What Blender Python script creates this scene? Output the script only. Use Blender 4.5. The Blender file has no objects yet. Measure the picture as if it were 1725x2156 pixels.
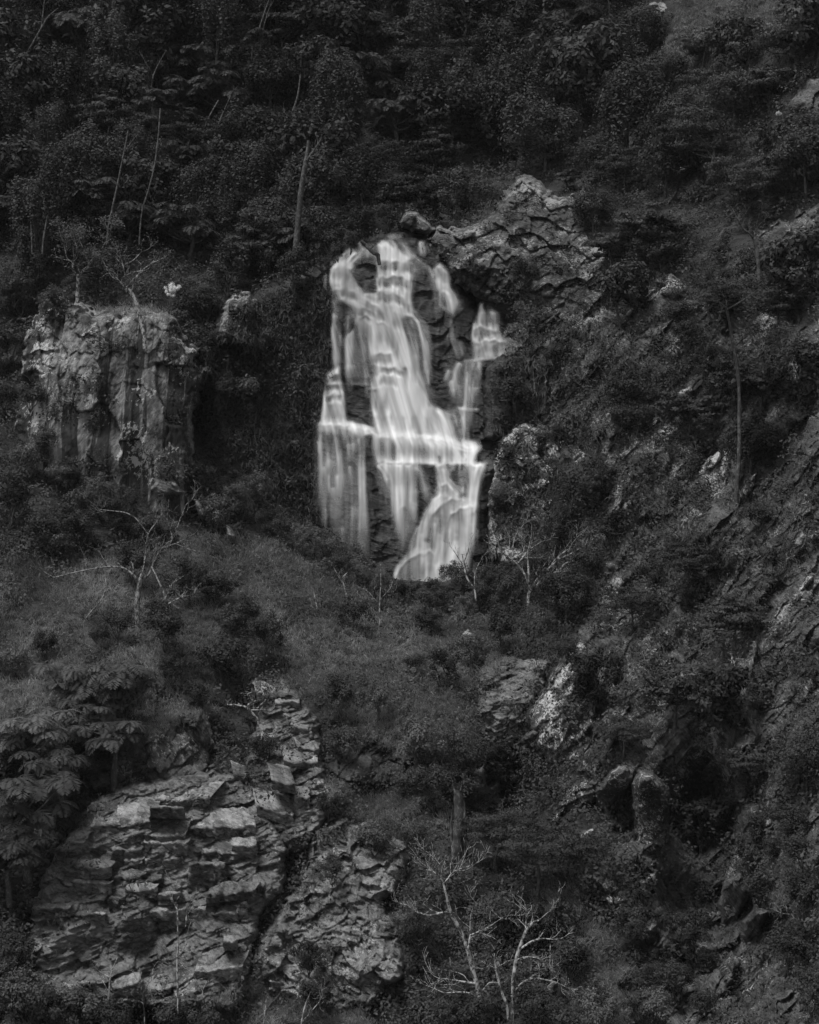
import bpy, math, random
import numpy as np

# ------------------------------------------------------------------ camera, sky, sun, exposure
scene = bpy.context.scene
S = 3594.0                      # focal length in the 1725-wide working frame
CX, CY = 862.5, 1078.0
cam_d = bpy.data.cameras.new('camera')
cam_d.sensor_fit = 'HORIZONTAL'
cam_d.sensor_width = 36.0
cam_d.lens = 36.0 * S / 1725.0
cam_d.clip_end = 2000
cam = bpy.data.objects.new('camera', cam_d)
cam.rotation_euler = (math.radians(90), 0, 0)
scene.collection.objects.link(cam)
scene.camera = cam

SUN_EL, SUN_AZ = math.radians(66), math.radians(232)      # azimuth clockwise from +Y: behind the camera, to the left
world = bpy.data.worlds.new('World')
scene.world = world
world.use_nodes = True
wn = world.node_tree
bg = wn.nodes['Background']
sky = wn.nodes.new('ShaderNodeTexSky')
sky.sky_type = 'NISHITA'
sky.sun_disc = False
sky.sun_elevation = SUN_EL
sky.sun_rotation = SUN_AZ
bw = wn.nodes.new('ShaderNodeRGBToBW')                    # black and white photograph: neutral daylight
wn.links.new(sky.outputs[0], bw.inputs[0])
wn.links.new(bw.outputs[0], bg.inputs[0])
bg.inputs[1].default_value = 0.065
sun_d = bpy.data.lights.new('sun', 'SUN')
sun_d.energy = 1.4
sun_d.angle = math.radians(24)
sun = bpy.data.objects.new('sun', sun_d)
sun.rotation_euler = (math.radians(90) - SUN_EL, 0, -SUN_AZ + math.pi)
scene.collection.objects.link(sun)
vs = scene.view_settings
vs.view_transform = 'Standard'
vs.look = 'None'
vs.gamma = 1
vs.exposure = 1.38
vs.use_curve_mapping = False
scene.cycles.transparent_max_bounces = 24
scene.cycles.max_bounces = 5
scene.cycles.diffuse_bounces = 3

# ------------------------------------------------------------------ helpers: objects, noise, nodes
RNG = np.random.default_rng(7)
random.seed(7)
COL = scene.collection

def W(px, py, Y):
    px = np.asarray(px, float); py = np.asarray(py, float); Y = np.asarray(Y, float)
    return np.stack([(px - CX) / S * Y, Y + 0 * px, (CY - py) / S * Y], -1)

def mesh_np(name, verts, faces, tone=None, smooth=False, uv=None, attrs=None):
    verts = np.asarray(verts, np.float32).reshape(-1, 3)
    faces = np.asarray(faces, np.int32)
    k = faces.shape[1]
    me = bpy.data.meshes.new(name)
    me.vertices.add(len(verts)); me.vertices.foreach_set('co', verts.ravel())
    me.loops.add(faces.size); me.loops.foreach_set('vertex_index', faces.ravel())
    me.polygons.add(len(faces)); me.polygons.foreach_set('loop_start', np.arange(0, faces.size, k, dtype=np.int32))
    me.update(calc_edges=True)
    if smooth:
        me.polygons.foreach_set('use_smooth', np.ones(len(faces), bool))
    if tone is not None:
        a = me.attributes.new('tone', 'FLOAT', 'POINT'); a.data.foreach_set('value', np.asarray(tone, np.float32))
    for nm, v in (attrs or {}).items():
        a = me.attributes.new(nm, 'FLOAT', 'POINT'); a.data.foreach_set('value', np.asarray(v, np.float32))
    return me

def obj(name, me, mat=None, parent=None, label=None, cat=None, group=None, kind=None, loc=None):
    o = bpy.data.objects.new(name, me)
    COL.objects.link(o)
    if me is not None and mat is not None and not me.materials:
        me.materials.append(mat)
    if parent is not None:
        o.parent = parent
    if loc is not None:
        o.location = loc
    for k, v in (('label', label), ('category', cat), ('group', group), ('kind', kind)):
        if v:
            o[k] = v
    return o

def _h(ix, iy, s):
    h = (ix.astype(np.int64) * 374761393 + iy.astype(np.int64) * 668265263 + s * 1274126177) & 0xFFFFFFFF
    h = ((h ^ (h >> 13)) * 1274126177) & 0xFFFFFFFF
    h = h ^ (h >> 16)
    return (h & 0xFFFFFF) / float(0xFFFFFF)

def vnoise(x, y, s=0):
    ix = np.floor(x); iy = np.floor(y)
    fx = x - ix; fy = y - iy
    fx = fx * fx * (3 - 2 * fx); fy = fy * fy * (3 - 2 * fy)
    a = _h(ix, iy, s); b = _h(ix + 1, iy, s); c = _h(ix, iy + 1, s); d = _h(ix + 1, iy + 1, s)
    return (a * (1 - fx) + b * fx) * (1 - fy) + (c * (1 - fx) + d * fx) * fy

def fbm(x, y, o=4, s=0):
    r = 0; a = 0.5; t = 0
    for i in range(o):
        r = r + a * vnoise(x, y, s + i * 17); t += a
        x = x * 2.03 + 5.1; y = y * 2.03 + 1.7; a *= 0.5
    return r / t

def voro(x, y, s=0):
    """nearest jittered cell: F1, F2, three random values of the cell, offset from its seed"""
    ix = np.floor(x); iy = np.floor(y)
    f1 = np.full(x.shape, 9.0); f2 = np.full(x.shape, 9.0)
    r = [np.zeros(x.shape) for _ in range(3)]; ox = np.zeros(x.shape); oy = np.zeros(x.shape)
    for di in (-1, 0, 1):
        for dj in (-1, 0, 1):
            cx = ix + di; cy = iy + dj
            sx = cx + 0.1 + 0.8 * _h(cx, cy, s); sy = cy + 0.1 + 0.8 * _h(cx, cy, s + 1)
            dx = x - sx; dy = y - sy
            d = np.maximum(np.abs(dx), np.abs(dy)) * 0.6 + 0.4 * np.hypot(dx, dy)
            near = d < f1
            f2 = np.where(near, f1, np.minimum(f2, d))
            f1 = np.where(near, d, f1)
            ox = np.where(near, dx, ox); oy = np.where(near, dy, oy)
            for q in range(3):
                r[q] = np.where(near, _h(cx, cy, s + 2 + q), r[q])
    return f1, f2, r[0], r[1], r[2], ox, oy

class NT:
    def __init__(self, name):
        self.m = bpy.data.materials.new(name); self.m.use_nodes = True
        self.t = self.m.node_tree; self.t.nodes.clear()
        self.out = self.n('OutputMaterial')
    def n(self, kind, **kw):
        nd = self.t.nodes.new('ShaderNode' + kind)
        for k, v in kw.items():
            setattr(nd, k, v)
        return nd
    def l(self, a, b):
        self.t.links.new(a, b)
    def val(self, sock, v):
        if hasattr(v, 'is_linked'):
            self.l(v, sock)
        else:
            sock.default_value = v
    def math(self, op, a, b=0.0, c=None, clamp=False):
        nd = self.n('Math', operation=op, use_clamp=clamp)
        self.val(nd.inputs[0], a); self.val(nd.inputs[1], b)
        if c is not None:
            self.val(nd.inputs[2], c)
        return nd.outputs[0]
    def mapr(self, v, a, b, c, d, smooth=False):
        nd = self.n('MapRange', interpolation_type='SMOOTHSTEP' if smooth else 'LINEAR')
        for i, q in enumerate((v, a, b, c, d)):
            self.val(nd.inputs[i], q)
        return nd.outputs[0]
    def mixf(self, f, a, b):
        nd = self.n('Mix', data_type='FLOAT')
        self.val(nd.inputs[0], f); self.val(nd.inputs[2], a); self.val(nd.inputs[3], b)
        return nd.outputs[0]
    def noise(self, vec, scale, detail=3.0, rough=0.55, dist=0.0):
        nd = self.n('TexNoise')
        self.l(vec, nd.inputs['Vector']); nd.inputs['Scale'].default_value = scale
        nd.inputs['Detail'].default_value = detail; nd.inputs['Roughness'].default_value = rough
        nd.inputs['Distortion'].default_value = dist
        return nd.outputs[0]
    def mapping(self, vec, rot=(0, 0, 0), scale=(1, 1, 1), loc=(0, 0, 0)):
        nd = self.n('Mapping')
        self.l(vec, nd.inputs[0]); nd.inputs[1].default_value = loc
        nd.inputs[2].default_value = rot; nd.inputs[3].default_value = scale
        return nd.outputs[0]

def rock_mat(name, dark, light, lichen=0.0, lichen_val=0.5, stain=0.0, angle=0.0, stretch=4.0, rough=0.85, bump=0.5, moss=0.0, lichen_scale=2.2):
    t = NT(name)
    pos = t.n('NewGeometry').outputs['Position']
    # strata: a frame turned about the Y axis and stretched along the bedding
    lay = t.mapping(t.mapping(pos, rot=(0, angle, 0)), scale=(1.0, 0.8, stretch))
    n1 = t.noise(lay, 0.32, 6, 0.65, 0.4)
    n2 = t.noise(pos, 0.35, 4, 0.6)
    n3 = t.noise(lay, 1.0, 5, 0.7, 0.3)
    n4 = t.noise(t.mapping(lay, scale=(.8, 1, 1.0)), 2.3, 4, 0.75, 0.5)
    v = t.math('ADD', t.math('ADD', t.math('MULTIPLY', n1, 0.34), t.math('MULTIPLY', n4, 0.30)), t.math('ADD', t.math('MULTIPLY', n2, 0.14), t.math('MULTIPLY', n3, 0.22)))
    c = t.mapr(v, 0.435, 0.565, dark * .75, light * 1.1)
    ck = t.math('ABSOLUTE', t.math('SUBTRACT', t.noise(t.mapping(lay, loc=(5, 3, 9), scale=(.8, 1, .6)), 0.45, 5, 0.6, 0.8), 0.5))
    c = t.mixf(t.mapr(ck, 0.0, 0.010, 0.8, 0.0), c, dark * 0.25)
    if stain:
        st = t.mapping(pos, scale=(0.62, 0.05, 0.035), loc=(2.3, 0, 0))
        s = t.noise(st, 1.0, 5, 0.6, 0.15)
        f = t.mapr(s, 0.47, 0.51, 0.0, stain, True)
        c = t.mixf(f, c, dark * 0.2)
    if moss:
        mo = t.noise(pos, 0.8, 5, 0.65, 0.5)
        c = t.mixf(t.mapr(mo, 0.5, 0.6, 0, moss, True), c, 0.035)
    if lichen:
        ml = t.mapping(t.mapping(pos, rot=(0, angle, 0)), scale=(1, 1, 1.7))
        a = t.noise(ml, lichen_scale, 5, 0.72, 0.6)
        b = t.noise(pos, 0.28, 3, 0.6)
        s = t.math('ADD', a, t.math('MULTIPLY', t.math('SUBTRACT', b, 0.5), 0.9))
        th = 0.68 - 0.14 * lichen
        c = t.mixf(t.mapr(s, th, th + 0.05, 0, 0.85, True), c, lichen_val)
    p = t.n('BsdfPrincipled')
    cc = t.n('CombineColor'); [t.l(c, cc.inputs[i]) for i in range(3)]
    t.l(cc.outputs[0], p.inputs['Base Color'])
    p.inputs['Roughness'].default_value = rough
    p.inputs['Specular IOR Level'].default_value = 0.3
    bp = t.n('Bump'); bp.inputs['Strength'].default_value = bump; bp.inputs['Distance'].default_value = 0.3
    t.l(t.math('ADD', n3, t.math('MULTIPLY', n4, 0.6)), bp.inputs['Height'])
    t.l(bp.outputs[0], p.inputs['Normal'])
    t.l(p.outputs[0], t.out.inputs[0])
    return t.m

def leaf_mat(name, base, trans=0.25, spread=0.9, gloss=0.25):
    t = NT(name)
    tone = t.n('Attribute', attribute_name='tone').outputs['Fac']
    rnd = t.n('ObjectInfo').outputs['Random']
    v = t.math('MULTIPLY', t.mapr(tone, 0, 1, base * (1 - 0.6 * spread), base * (1 + 0.9 * spread)), t.mapr(rnd, 0, 1, 0.72, 1.3))
    cc = t.n('CombineColor'); [t.l(v, cc.inputs[i]) for i in range(3)]
    p = t.n('BsdfPrincipled')
    t.l(cc.outputs[0], p.inputs['Base Color'])
    p.inputs['Roughness'].default_value = 0.55
    p.inputs['Specular IOR Level'].default_value = gloss
    tr = t.n('BsdfTranslucent'); t.l(cc.outputs[0], tr.inputs[0])
    mx = t.n('MixShader'); mx.inputs[0].default_value = trans
    t.l(p.outputs[0], mx.inputs[1]); t.l(tr.outputs[0], mx.inputs[2])
    t.l(mx.outputs[0], t.out.inputs[0])
    return t.m

def bark_mat(name, dark, light, blotch=0.55, scale=5.0):
    t = NT(name)
    pos = t.n('TexCoord').outputs['Object']
    a = t.noise(t.mapping(pos, scale=(1, 1, 0.6)), scale, 4, 0.65, 0.6)
    c = t.mapr(a, blotch - 0.06, blotch + 0.06, dark, light, True)
    cc = t.n('CombineColor'); [t.l(c, cc.inputs[i]) for i in range(3)]
    p = t.n('BsdfPrincipled'); t.l(cc.outputs[0], p.inputs['Base Color']); p.inputs['Roughness'].default_value = 0.9
    t.l(p.outputs[0], t.out.inputs[0])
    return t.m

def water_mat():
    t = NT('white_water')
    den = t.n('Attribute', attribute_name='dens').outputs['Fac']
    a = t.math('MULTIPLY', den, 1.0, clamp=True)
    d = t.n('BsdfDiffuse'); d.inputs[0].default_value = (0.95, 0.95, 0.95, 1)
    tl = t.n('BsdfTranslucent'); tl.inputs[0].default_value = (0.9, 0.9, 0.9, 1)
    m1 = t.n('MixShader'); m1.inputs[0].default_value = 0.25
    t.l(d.outputs[0], m1.inputs[1]); t.l(tl.outputs[0], m1.inputs[2])
    tp = t.n('BsdfTransparent')
    m2 = t.n('MixShader'); t.l(a, m2.inputs[0]); t.l(tp.outputs[0], m2.inputs[1]); t.l(m1.outputs[0], m2.inputs[2])
    t.l(m2.outputs[0], t.out.inputs[0])
    return t.m

RAD = math.radians
M = dict(
    soil=rock_mat('mossy_soil', 0.012, 0.04, rough=0.95, bump=0.8),
    wet=rock_mat('wet_and_shaded_rock', 0.012, 0.06, rough=0.45, stretch=3.5, angle=RAD(-14), bump=0.7, stain=0.5),
    buttress=rock_mat('stained_rock', 0.05, 0.22, lichen=0.55, lichen_val=0.40, stain=0.9, angle=RAD(60), stretch=2.5, moss=0.3, bump=0.7),
    terrace=rock_mat('lichen_terrace_rock', 0.025, 0.10, lichen=0.9, lichen_val=0.27, lichen_scale=3.2, angle=RAD(-10), stretch=3, moss=0.75, bump=0.8),
    fleck=rock_mat('lichen_flecked_rock', 0.022, 0.09, lichen=0.92, lichen_val=0.50, lichen_scale=3.4, angle=RAD(-40), stretch=3, moss=0.7, bump=0.8),
    slant=rock_mat('slanted_rock', 0.03, 0.13, lichen=0.6, lichen_val=0.36, lichen_scale=3.0, angle=RAD(-52), stretch=5, moss=0.5, bump=0.8),
    pale=rock_mat('pale_schist', 0.085, 0.27, lichen=0.12, lichen_val=0.42, angle=RAD(-20), stretch=4.5, bump=0.7),
    outcrop=rock_mat('grey_schist', 0.055, 0.19, lichen=0.1, lichen_val=0.35, angle=RAD(-22), stretch=4.5, bump=0.9, moss=0.25),
    rough=rock_mat('pitted_rock', 0.05, 0.20, lichen=0.5, lichen_val=0.34, angle=RAD(-30), stretch=1.6, bump=1.0, moss=0.35, lichen_scale=3.5),
    water=water_mat(),
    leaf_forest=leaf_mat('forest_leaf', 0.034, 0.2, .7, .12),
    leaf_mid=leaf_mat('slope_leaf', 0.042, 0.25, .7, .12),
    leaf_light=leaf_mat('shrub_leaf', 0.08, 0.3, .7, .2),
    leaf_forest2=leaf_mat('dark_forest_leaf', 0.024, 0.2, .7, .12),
    leaf_white=leaf_mat('pale_blossom', 0.7, 0.3, 0.3),
    leaf_ground=leaf_mat('undergrowth_leaf', 0.040, 0.2, .9, .12),
    grass=leaf_mat('hill_grass', 0.195, 0.3, 0.8, 0.15),
    fern=leaf_mat('hanging_fern', 0.052, 0.2, 1.0, 0.2),
    bark=bark_mat('dark_bark', 0.03, 0.09, 0.55),
    bark_mid=bark_mat('grey_bark', 0.028, 0.10, 0.5),
    bark_dead=bark_mat('weathered_bark', 0.035, 0.22, 0.5, 6.0),
    bark_pale=bark_mat('pale_lichen_bark', 0.05, 0.36, 0.5, 5.0),
)

# ------------------------------------------------------------------ terrain: the mountainside as one sheet
CTRL = [
 (-350,-350,240),(430,-350,245),(860,-350,250),(1290,-350,236),(1725,-350,200),(2100,-350,170),
 (-350,0,205),(0,0,203),(430,0,206),(860,0,212),(1290,0,204),(1500,0,185),(1725,0,165),(2100,0,140),
 (-350,250,186),(0,250,186),(430,250,190),(860,250,194),(1150,250,196),(1290,250,186),(1500,250,168),(1725,250,150),(2100,250,128),
 (-350,450,170),(0,450,170),(200,450,168),(430,450,172),(650,450,170),(900,450,174),(1050,440,176),(1200,450,164),(1400,450,155),(1725,450,138),
 (-350,600,158),(0,600,159),(200,600,158),(430,600,160),(600,600,157),(700,600,156),(900,600,154),(1080,600,152),(1250,600,148),(1450,600,143),(1725,600,130),(2100,600,112),
 (-350,800,146),(0,800,150),(200,800,152),(430,800,154),(600,800,154),(700,800,153.5),(900,800,153),(1080,800,149),(1250,800,141),(1450,800,135),(1725,800,124),
 (-350,1000,134),(0,1000,139),(100,900,142),(200,1000,139.5),(430,1000,146),(600,1000,152),(700,1000,152),(900,1000,151),(1040,1000,148),(1150,1000,141),(1300,1000,134),(1500,1000,127),(1725,1000,117),(2100,1000,100),
 (0,1100,133),(200,1100,133),(430,1100,138),(560,1100,143),(680,1100,149),(800,1100,151),(1000,1100,149),(1080,1100,144),
 (-350,1250,122),(0,1250,126),(300,1250,127),(600,1250,130),(760,1230,139),(830,1235,142.5),(900,1240,143.5),(1000,1245,143),(900,1290,136),(1000,1300,135.5),(1100,1250,136),(1300,1250,128),(1725,1250,110),(2100,1250,95),
 (-350,1400,114),(0,1400,117),(300,1400,118),(600,1400,120),(850,1400,123),(1000,1400,125),(1100,1400,125),(1200,1400,121),(1400,1400,116),(1725,1400,104),
 (-350,1600,103),(0,1600,105),(300,1600,111),(560,1600,111),(800,1600,112),(1000,1600,113),(1080,1600,116),(1200,1600,112),(1400,1600,108),(1725,1600,98),(2100,1600,86),
 (-350,1800,94),(0,1800,97),(300,1800,103),(560,1800,104),(800,1800,103),(1000,1800,104),(1200,1800,104),(1400,1800,102),(1725,1800,92),
 (-350,2000,88),(0,2000,92),(300,2000,98),(560,2000,98),(800,2000,97),(1000,2000,97),(1200,2000,97),(1400,2000,97),(1725,2000,88),(2100,2000,78),
 (-350,2156,84),(0,2156,87),(300,2156,91),(860,2156,92),(1400,2156,92),(1725,2156,83),
 (1440,1720,113),(1455,1880,109),(1425,2040,103),(1085,1640,120),(1070,1740,114),(-350,2470,74),(0,2470,76),(430,2470,78),(860,2470,79),(1400,2470,79),(1725,2470,74),(2100,2470,68)]

class RBF:
    def __init__(self, pts, smooth=0.02):
        p = np.array(pts, float)
        self.c = p[:, :2] / 500.0
        n = len(p)
        A = np.zeros((n + 3, n + 3))
        A[:n, :n] = self.k(np.hypot(self.c[:, None, 0] - self.c[None, :, 0], self.c[:, None, 1] - self.c[None, :, 1])) + np.eye(n) * smooth
        A[:n, n] = 1; A[:n, n + 1:] = self.c; A[n, :n] = 1; A[n + 1:, :n] = self.c.T
        self.w = np.linalg.solve(A, np.concatenate([p[:, 2], [0, 0, 0]]))
    def k(self, r):
        return r * r * np.log(r + 1e-9)
    def __call__(self, px, py):
        sh = np.shape(px); x = np.ravel(px) / 500.0; y = np.ravel(py) / 500.0
        n = len(self.c)
        out = self.w[n] + self.w[n + 1] * x + self.w[n + 2] * y
        for i in range(n):
            out = out + self.w[i] * self.k(np.hypot(x - self.c[i, 0], y - self.c[i, 1]))
        return out.reshape(sh)

GX0, GY0, GX1, GY1, ST = -304, -304, 2032, 2464, 2
NGX, NGY = (GX1 - GX0) // ST + 1, (GY1 - GY0) // ST + 1
cs = 8
cx = np.arange(GX0, GX1 + 1, cs, dtype=float); cy = np.arange(GY0, GY1 + 1, cs, dtype=float)
CXG, CYG = np.meshgrid(cx, cy)
base_rbf = RBF(CTRL)
u_, v_ = CXG / 24, CYG / 24
DA = base_rbf(CXG, CYG) + (fbm(u_ / 7, v_ / 7, 3, 3) - 0.5) * 6 + (fbm(u_ / 2.2, v_ / 2.2, 3, 9) - 0.5) * 2.2
# the gully behind the cliff's lip and the cleft right of the fall stay open
nr, nc = DA.shape
vid = np.arange(nr * nc).reshape(nr, nc)
fa = np.stack([vid[:-1, :-1], vid[1:, :-1], vid[1:, 1:], vid[:-1, 1:]], -1).reshape(-1, 4)
obj('mountainside', mesh_np('mountainside', W(CXG, CYG, DA), fa, smooth=True), M['soil'], kind='structure')

def upsample(A):
    r = cs // ST
    h = np.empty((A.shape[0], NGX)); xf = np.arange(NGX) / r; i = np.minimum(xf.astype(int), A.shape[1] - 2); f = xf - i
    h = A[:, i] * (1 - f) + A[:, i + 1] * f
    yf = np.arange(NGY) / r; j = np.minimum(yf.astype(int), A.shape[0] - 2); g = (yf - j)[:, None]
    return h[j] * (1 - g) + h[j + 1] * g
ZA = upsample(DA)
ZB = ZA.copy()
ID = np.zeros(ZB.shape, np.int16)
LX = GX0 + ST * np.arange(NGX, dtype=float); LY = GY0 + ST * np.arange(NGY, dtype=float)

def zat(px, py, buf=None):
    b = ZB if buf is None else buf
    i = np.clip(np.rint((np.asarray(px) - GX0) / ST).astype(int), 0, NGX - 1)
    j = np.clip(np.rint((np.asarray(py) - GY0) / ST).astype(int), 0, NGY - 1)
    return b[j, i]

# ------------------------------------------------------------------ rock faces
def sdist(px, py, poly):
    poly = np.asarray(poly, float); d = np.full(px.shape, 1e9); ins = np.zeros(px.shape, bool)
    for k in range(len(poly)):
        a = poly[k]; b = poly[(k + 1) % len(poly)]
        e = b - a
        t = np.clip(((px - a[0]) * e[0] + (py - a[1]) * e[1]) / (e @ e + 1e-9), 0, 1)
        d = np.minimum(d, np.hypot(px - a[0] - t * e[0], py - a[1] - t * e[1]))
        if a[1] != b[1]:
            c = ((a[1] > py) != (b[1] > py)) & (px < (b[0] - a[0]) * (py - a[1]) / (b[1] - a[1]) + a[0])
            ins ^= c
    return np.where(ins, d, -d)

def relief(px, py, style, s):
    u, v = px / 24, py / 24
    big = (fbm(u / 3, v / 3, 3, s) - 0.5) * 1.6
    fine = (fbm(u * 0.9, v * 0.9, 5, s + 5) - 0.5) * 0.9
    def blocks(a, b, ang, sd_, amp, crack):
        c, n = math.cos(ang), math.sin(ang)
        x = (u * c - v * n) / a; y = (u * n + v * c) / b
        x = x + (fbm(u / 2, v / 2, 2, sd_ + 3) - .5) * .55; y = y + (fbm(u / 2, v / 2, 2, sd_ + 8) - .5) * .55
        f1, f2, r0, r1, r2, ox, oy = voro(x, y, sd_)
        ck = np.clip((fbm(u / 1.5, v / 1.5, 2, sd_ + 13) - .42) * 5, 0, 1)
        return amp * ((r0 - .5) * 1.0 + (r1 - .5) * ox * 1.5 + (r2 - .7) * oy * 1.7) + ck * crack * 0.8 * np.clip(1 - (f2 - f1) / 0.08, 0, 1)
    if style == 'vertical':
        fl = (1 - np.abs(2 * fbm(u / 1.1, v / 9, 3, s + 2) - 1)) * 1.1
        up_ = np.clip((880 - py) / 140, 0.25, 1)
        return big * .45 + fine * up_ - fl * .7 + blocks(2.6, 7.0, 0.12, s + 20, 1.25, 0.35) + blocks(1.0, 1.3, -0.3, s + 31, 0.45, 0.05) * (up_ - .2)
    if style == 'slant':
        c, n = math.cos(RAD(52)), math.sin(RAD(52))
        al = u * c - v * n; ac = u * n + v * c
        fl = (1 - np.abs(2 * fbm(ac / 1.5, al / 6, 4, s + 2) - 1)) * 1.0 * np.clip(fbm(u / 4, v / 4, 2, s + 3) * 2 - .3, .2, 1)
        return big + fine - fl + blocks(4.2, 1.7, RAD(54), s + 20, 0.9, 0.25) + blocks(1.3, .7, RAD(46), s + 31, 0.3, 0.08)
    if style == 'ledge':
        q = v / 2.1 + (fbm(u / 5, v / 8, 3, s + 4) - .5) * 5
        saw = (q - np.floor(q))
        led = (0.5 - saw) * 0.9 * np.clip(fbm(u / 2.5, v / 2.5, 2, s + 6) * 2.4 - .7, 0, 1)
        return big * 0.7 + fine + led + fine * 1.1 + blocks(3.2, 1.9, -0.35, s + 20, 0.85, 0.12) + blocks(1.1, .9, 0.5, s + 31, 0.32, 0.04)
    if style == 'wet':
        q = v / 2.6 + (fbm(u / 6, v / 9, 3, s + 4) - .5) * 5; saw = q - np.floor(q)
        led = (0.5 - saw) * .7 * np.clip(fbm(u / 3, v / 3, 2, s + 6) * 2.6 - .9, 0, 1)
        return big * .6 + fine * 1.1 + led + blocks(3.5, 1.8, -0.2, s + 20, 0.5, 0.08) + blocks(1.2, .7, -.3, s + 31, .22, .03)
    if style == 'schist':
        c, n = math.cos(RAD(20)), math.sin(RAD(20))
        al = u * c - v * n; ac = u * n + v * c
        fl = (1 - np.abs(2 * fbm(ac / 0.5, al / 4, 3, s + 2) - 1)) * 0.5
        return big * 0.6 + fine * 0.8 - fl + blocks(2.2, 1.1, RAD(18), s + 20, 0.7, 0.3) + blocks(.8, .4, RAD(22), s + 31, 0.28, 0.1)
    # lumpy
    return big + fine * 1.4 + blocks(2.3, 2.0, 0.5, s + 20, 0.9, 0.35) + blocks(.7, .6, -0.4, s + 31, 0.38, 0.14)

MARKS = [(860,480,'the lip of the waterfall'),(1105,420,'the knob of rock'),(1200,620,'the lower rock terrace'),(1090,830,'the black overhanging wall'),(1130,1000,'the lichen boulder face'),(1140,1190,'the bare white-branched tree'),(1470,700,'the grey slab face'),(1550,900,'the tall slender trunk'),(1690,1000,'the long steep slab'),(1640,1180,'the foot of the long slab'),
 (1390,1360,'the narrow slanting rib'),(1190,1480,'the white-flecked slope rock'),(1080,1450,'the smooth grey rock'),(1370,1710,'the big upright boulder'),(1280,1880,'the white-flecked ledge'),(1545,1900,'the rounded pale-sided boulder'),(1580,1750,'the wedge of rock'),(1480,2100,'the ravine floor slab'),(1660,2110,'the broad corner slab'),(1680,1860,'the grassy bank'),(1430,1500,'the ravine head trees'),(1620,520,'the pale tilted slab'),(1440,390,'the upright streaked rock'),(1400,1050,'the middle of the steep slope'),(1560,1400,'the darkest part of the slope'),(1320,800,'the scrubby slanting ledges'),(1690,700,'the outer edge of the slope'),(1690,1560,'the outer edge above the bank'),
 (230,850,'the stained buttress'),(500,680,'the grey knoll'),(560,1000,'the fern-hung cliff'),(290,1200,'the dead tree with the long bough'),(240,1440,'the bright feathery tree'),(60,1680,'the big dark feathery tree'),(600,1240,'the brow of the ridge'),(780,1220,'the end of the ridge crest'),(920,1260,'the foot of the falls'),(700,1380,'the middle of the grassy ridge'),(900,1420,'the slope under the falls'),(780,1600,'the dark hollow wall'),(970,1720,'the mossy stump'),(600,1600,'the broken rib of rock'),(330,1850,'the stepped outcrop'),(720,1980,'the pitted rock face'),(540,2050,'the narrow cleft wall'),(980,2020,'the leaning white tree'),(1120,2020,'the forked white tree'),(1130,1800,'the dark wispy tree'),(100,2090,'the large-leaved corner bush'),(30,1130,'the bank below the buttress'),(60,1350,'the grassy edge of the ridge'),(450,1350,'the hollow of the ridge'),(1250,2090,'the leafy lower margin'),(40,560,'the bushes beside the buttress top')]
def near(px, py):
    x, y, nm = min(MARKS, key=lambda q: (q[0] - px) ** 2 + (q[1] - py) ** 2)
    dx, dy = px - x, py - y
    side = ('over' if dy < 0 else 'below') if abs(dy) > abs(dx) else ('to the left of' if dx < 0 else 'to the right of')
    return side + ' ' + nm
PATCH = [('', 1.0)]
def rock(name, poly, mat, style, label, cat='rock', thick=3.0, depth=None, w=26, rag=9, amp=1.0, seed=0, cover=0.15, parent=None, extra=None, group=None, sink=True):
    poly = np.asarray(poly, float)
    x0, y0 = poly.min(0) - 16; x1, y1 = poly.max(0) + 16
    i0 = max(0, int((x0 - GX0) // ST)); i1 = min(NGX - 1, int((x1 - GX0) // ST) + 1)
    j0 = max(0, int((y0 - GY0) // ST)); j1 = min(NGY - 1, int((y1 - GY0) // ST) + 1)
    px, py = np.meshgrid(LX[i0:i1], LY[j0:j1])
    sd = sdist(px, py, poly) + (fbm(px / 14, py / 14, 3, seed + 77) - 0.5) * 2 * rag
    e = np.clip(sd / w, 0, 1)
    prof = np.sqrt(np.clip(1 - (1 - e) ** 2, 0, 1))
    za = ZA[j0:j1, i0:i1]
    if depth is not None:
        front = np.full(px.shape, float(depth)) if np.isscalar(depth) else RBF(depth, 0.001)(px, py)
    else:
        g = np.clip((py - poly[:, 1].min()) / np.ptp(poly[:, 1]), 0, 1)
        front = za - thick * (1 - .92 * g * g * (3 - 2 * g) if sink else 1)
    back = np.maximum(za, front) + 1.5
    D = back + (front - back) * prof + relief(px, py, style, seed) * (amp if not callable(amp) else amp(px, py)) * np.clip(e * 2.5, 0.15, 1)
    if extra is not None:
        D = extra(px, py, D)
    keep = sd > -2
    cell = keep[:-1, :-1] & keep[1:, :-1] & keep[1:, 1:] & keep[:-1, 1:]
    vid = np.arange(px.size).reshape(px.shape)
    f = np.stack([vid[:-1, :-1], vid[1:, :-1], vid[1:, 1:], vid[:-1, 1:]], -1)[cell]
    used = np.unique(f); remap = np.zeros(px.size, np.int32); remap[used] = np.arange(len(used))
    P = W(px, py, D).reshape(-1, 3)[used]
    z = ZB[j0:j1, i0:i1]; idm = ID[j0:j1, i0:i1]
    hit = keep & (D < z)
    PATCH.append((name, cover))
    z[hit] = D[hit]; idm[hit] = len(PATCH) - 1
    o = obj(name, mesh_np(name, P, remap[f]), M[mat], parent=parent, label=label, cat=None if parent else cat, group=group)
    return o

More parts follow.
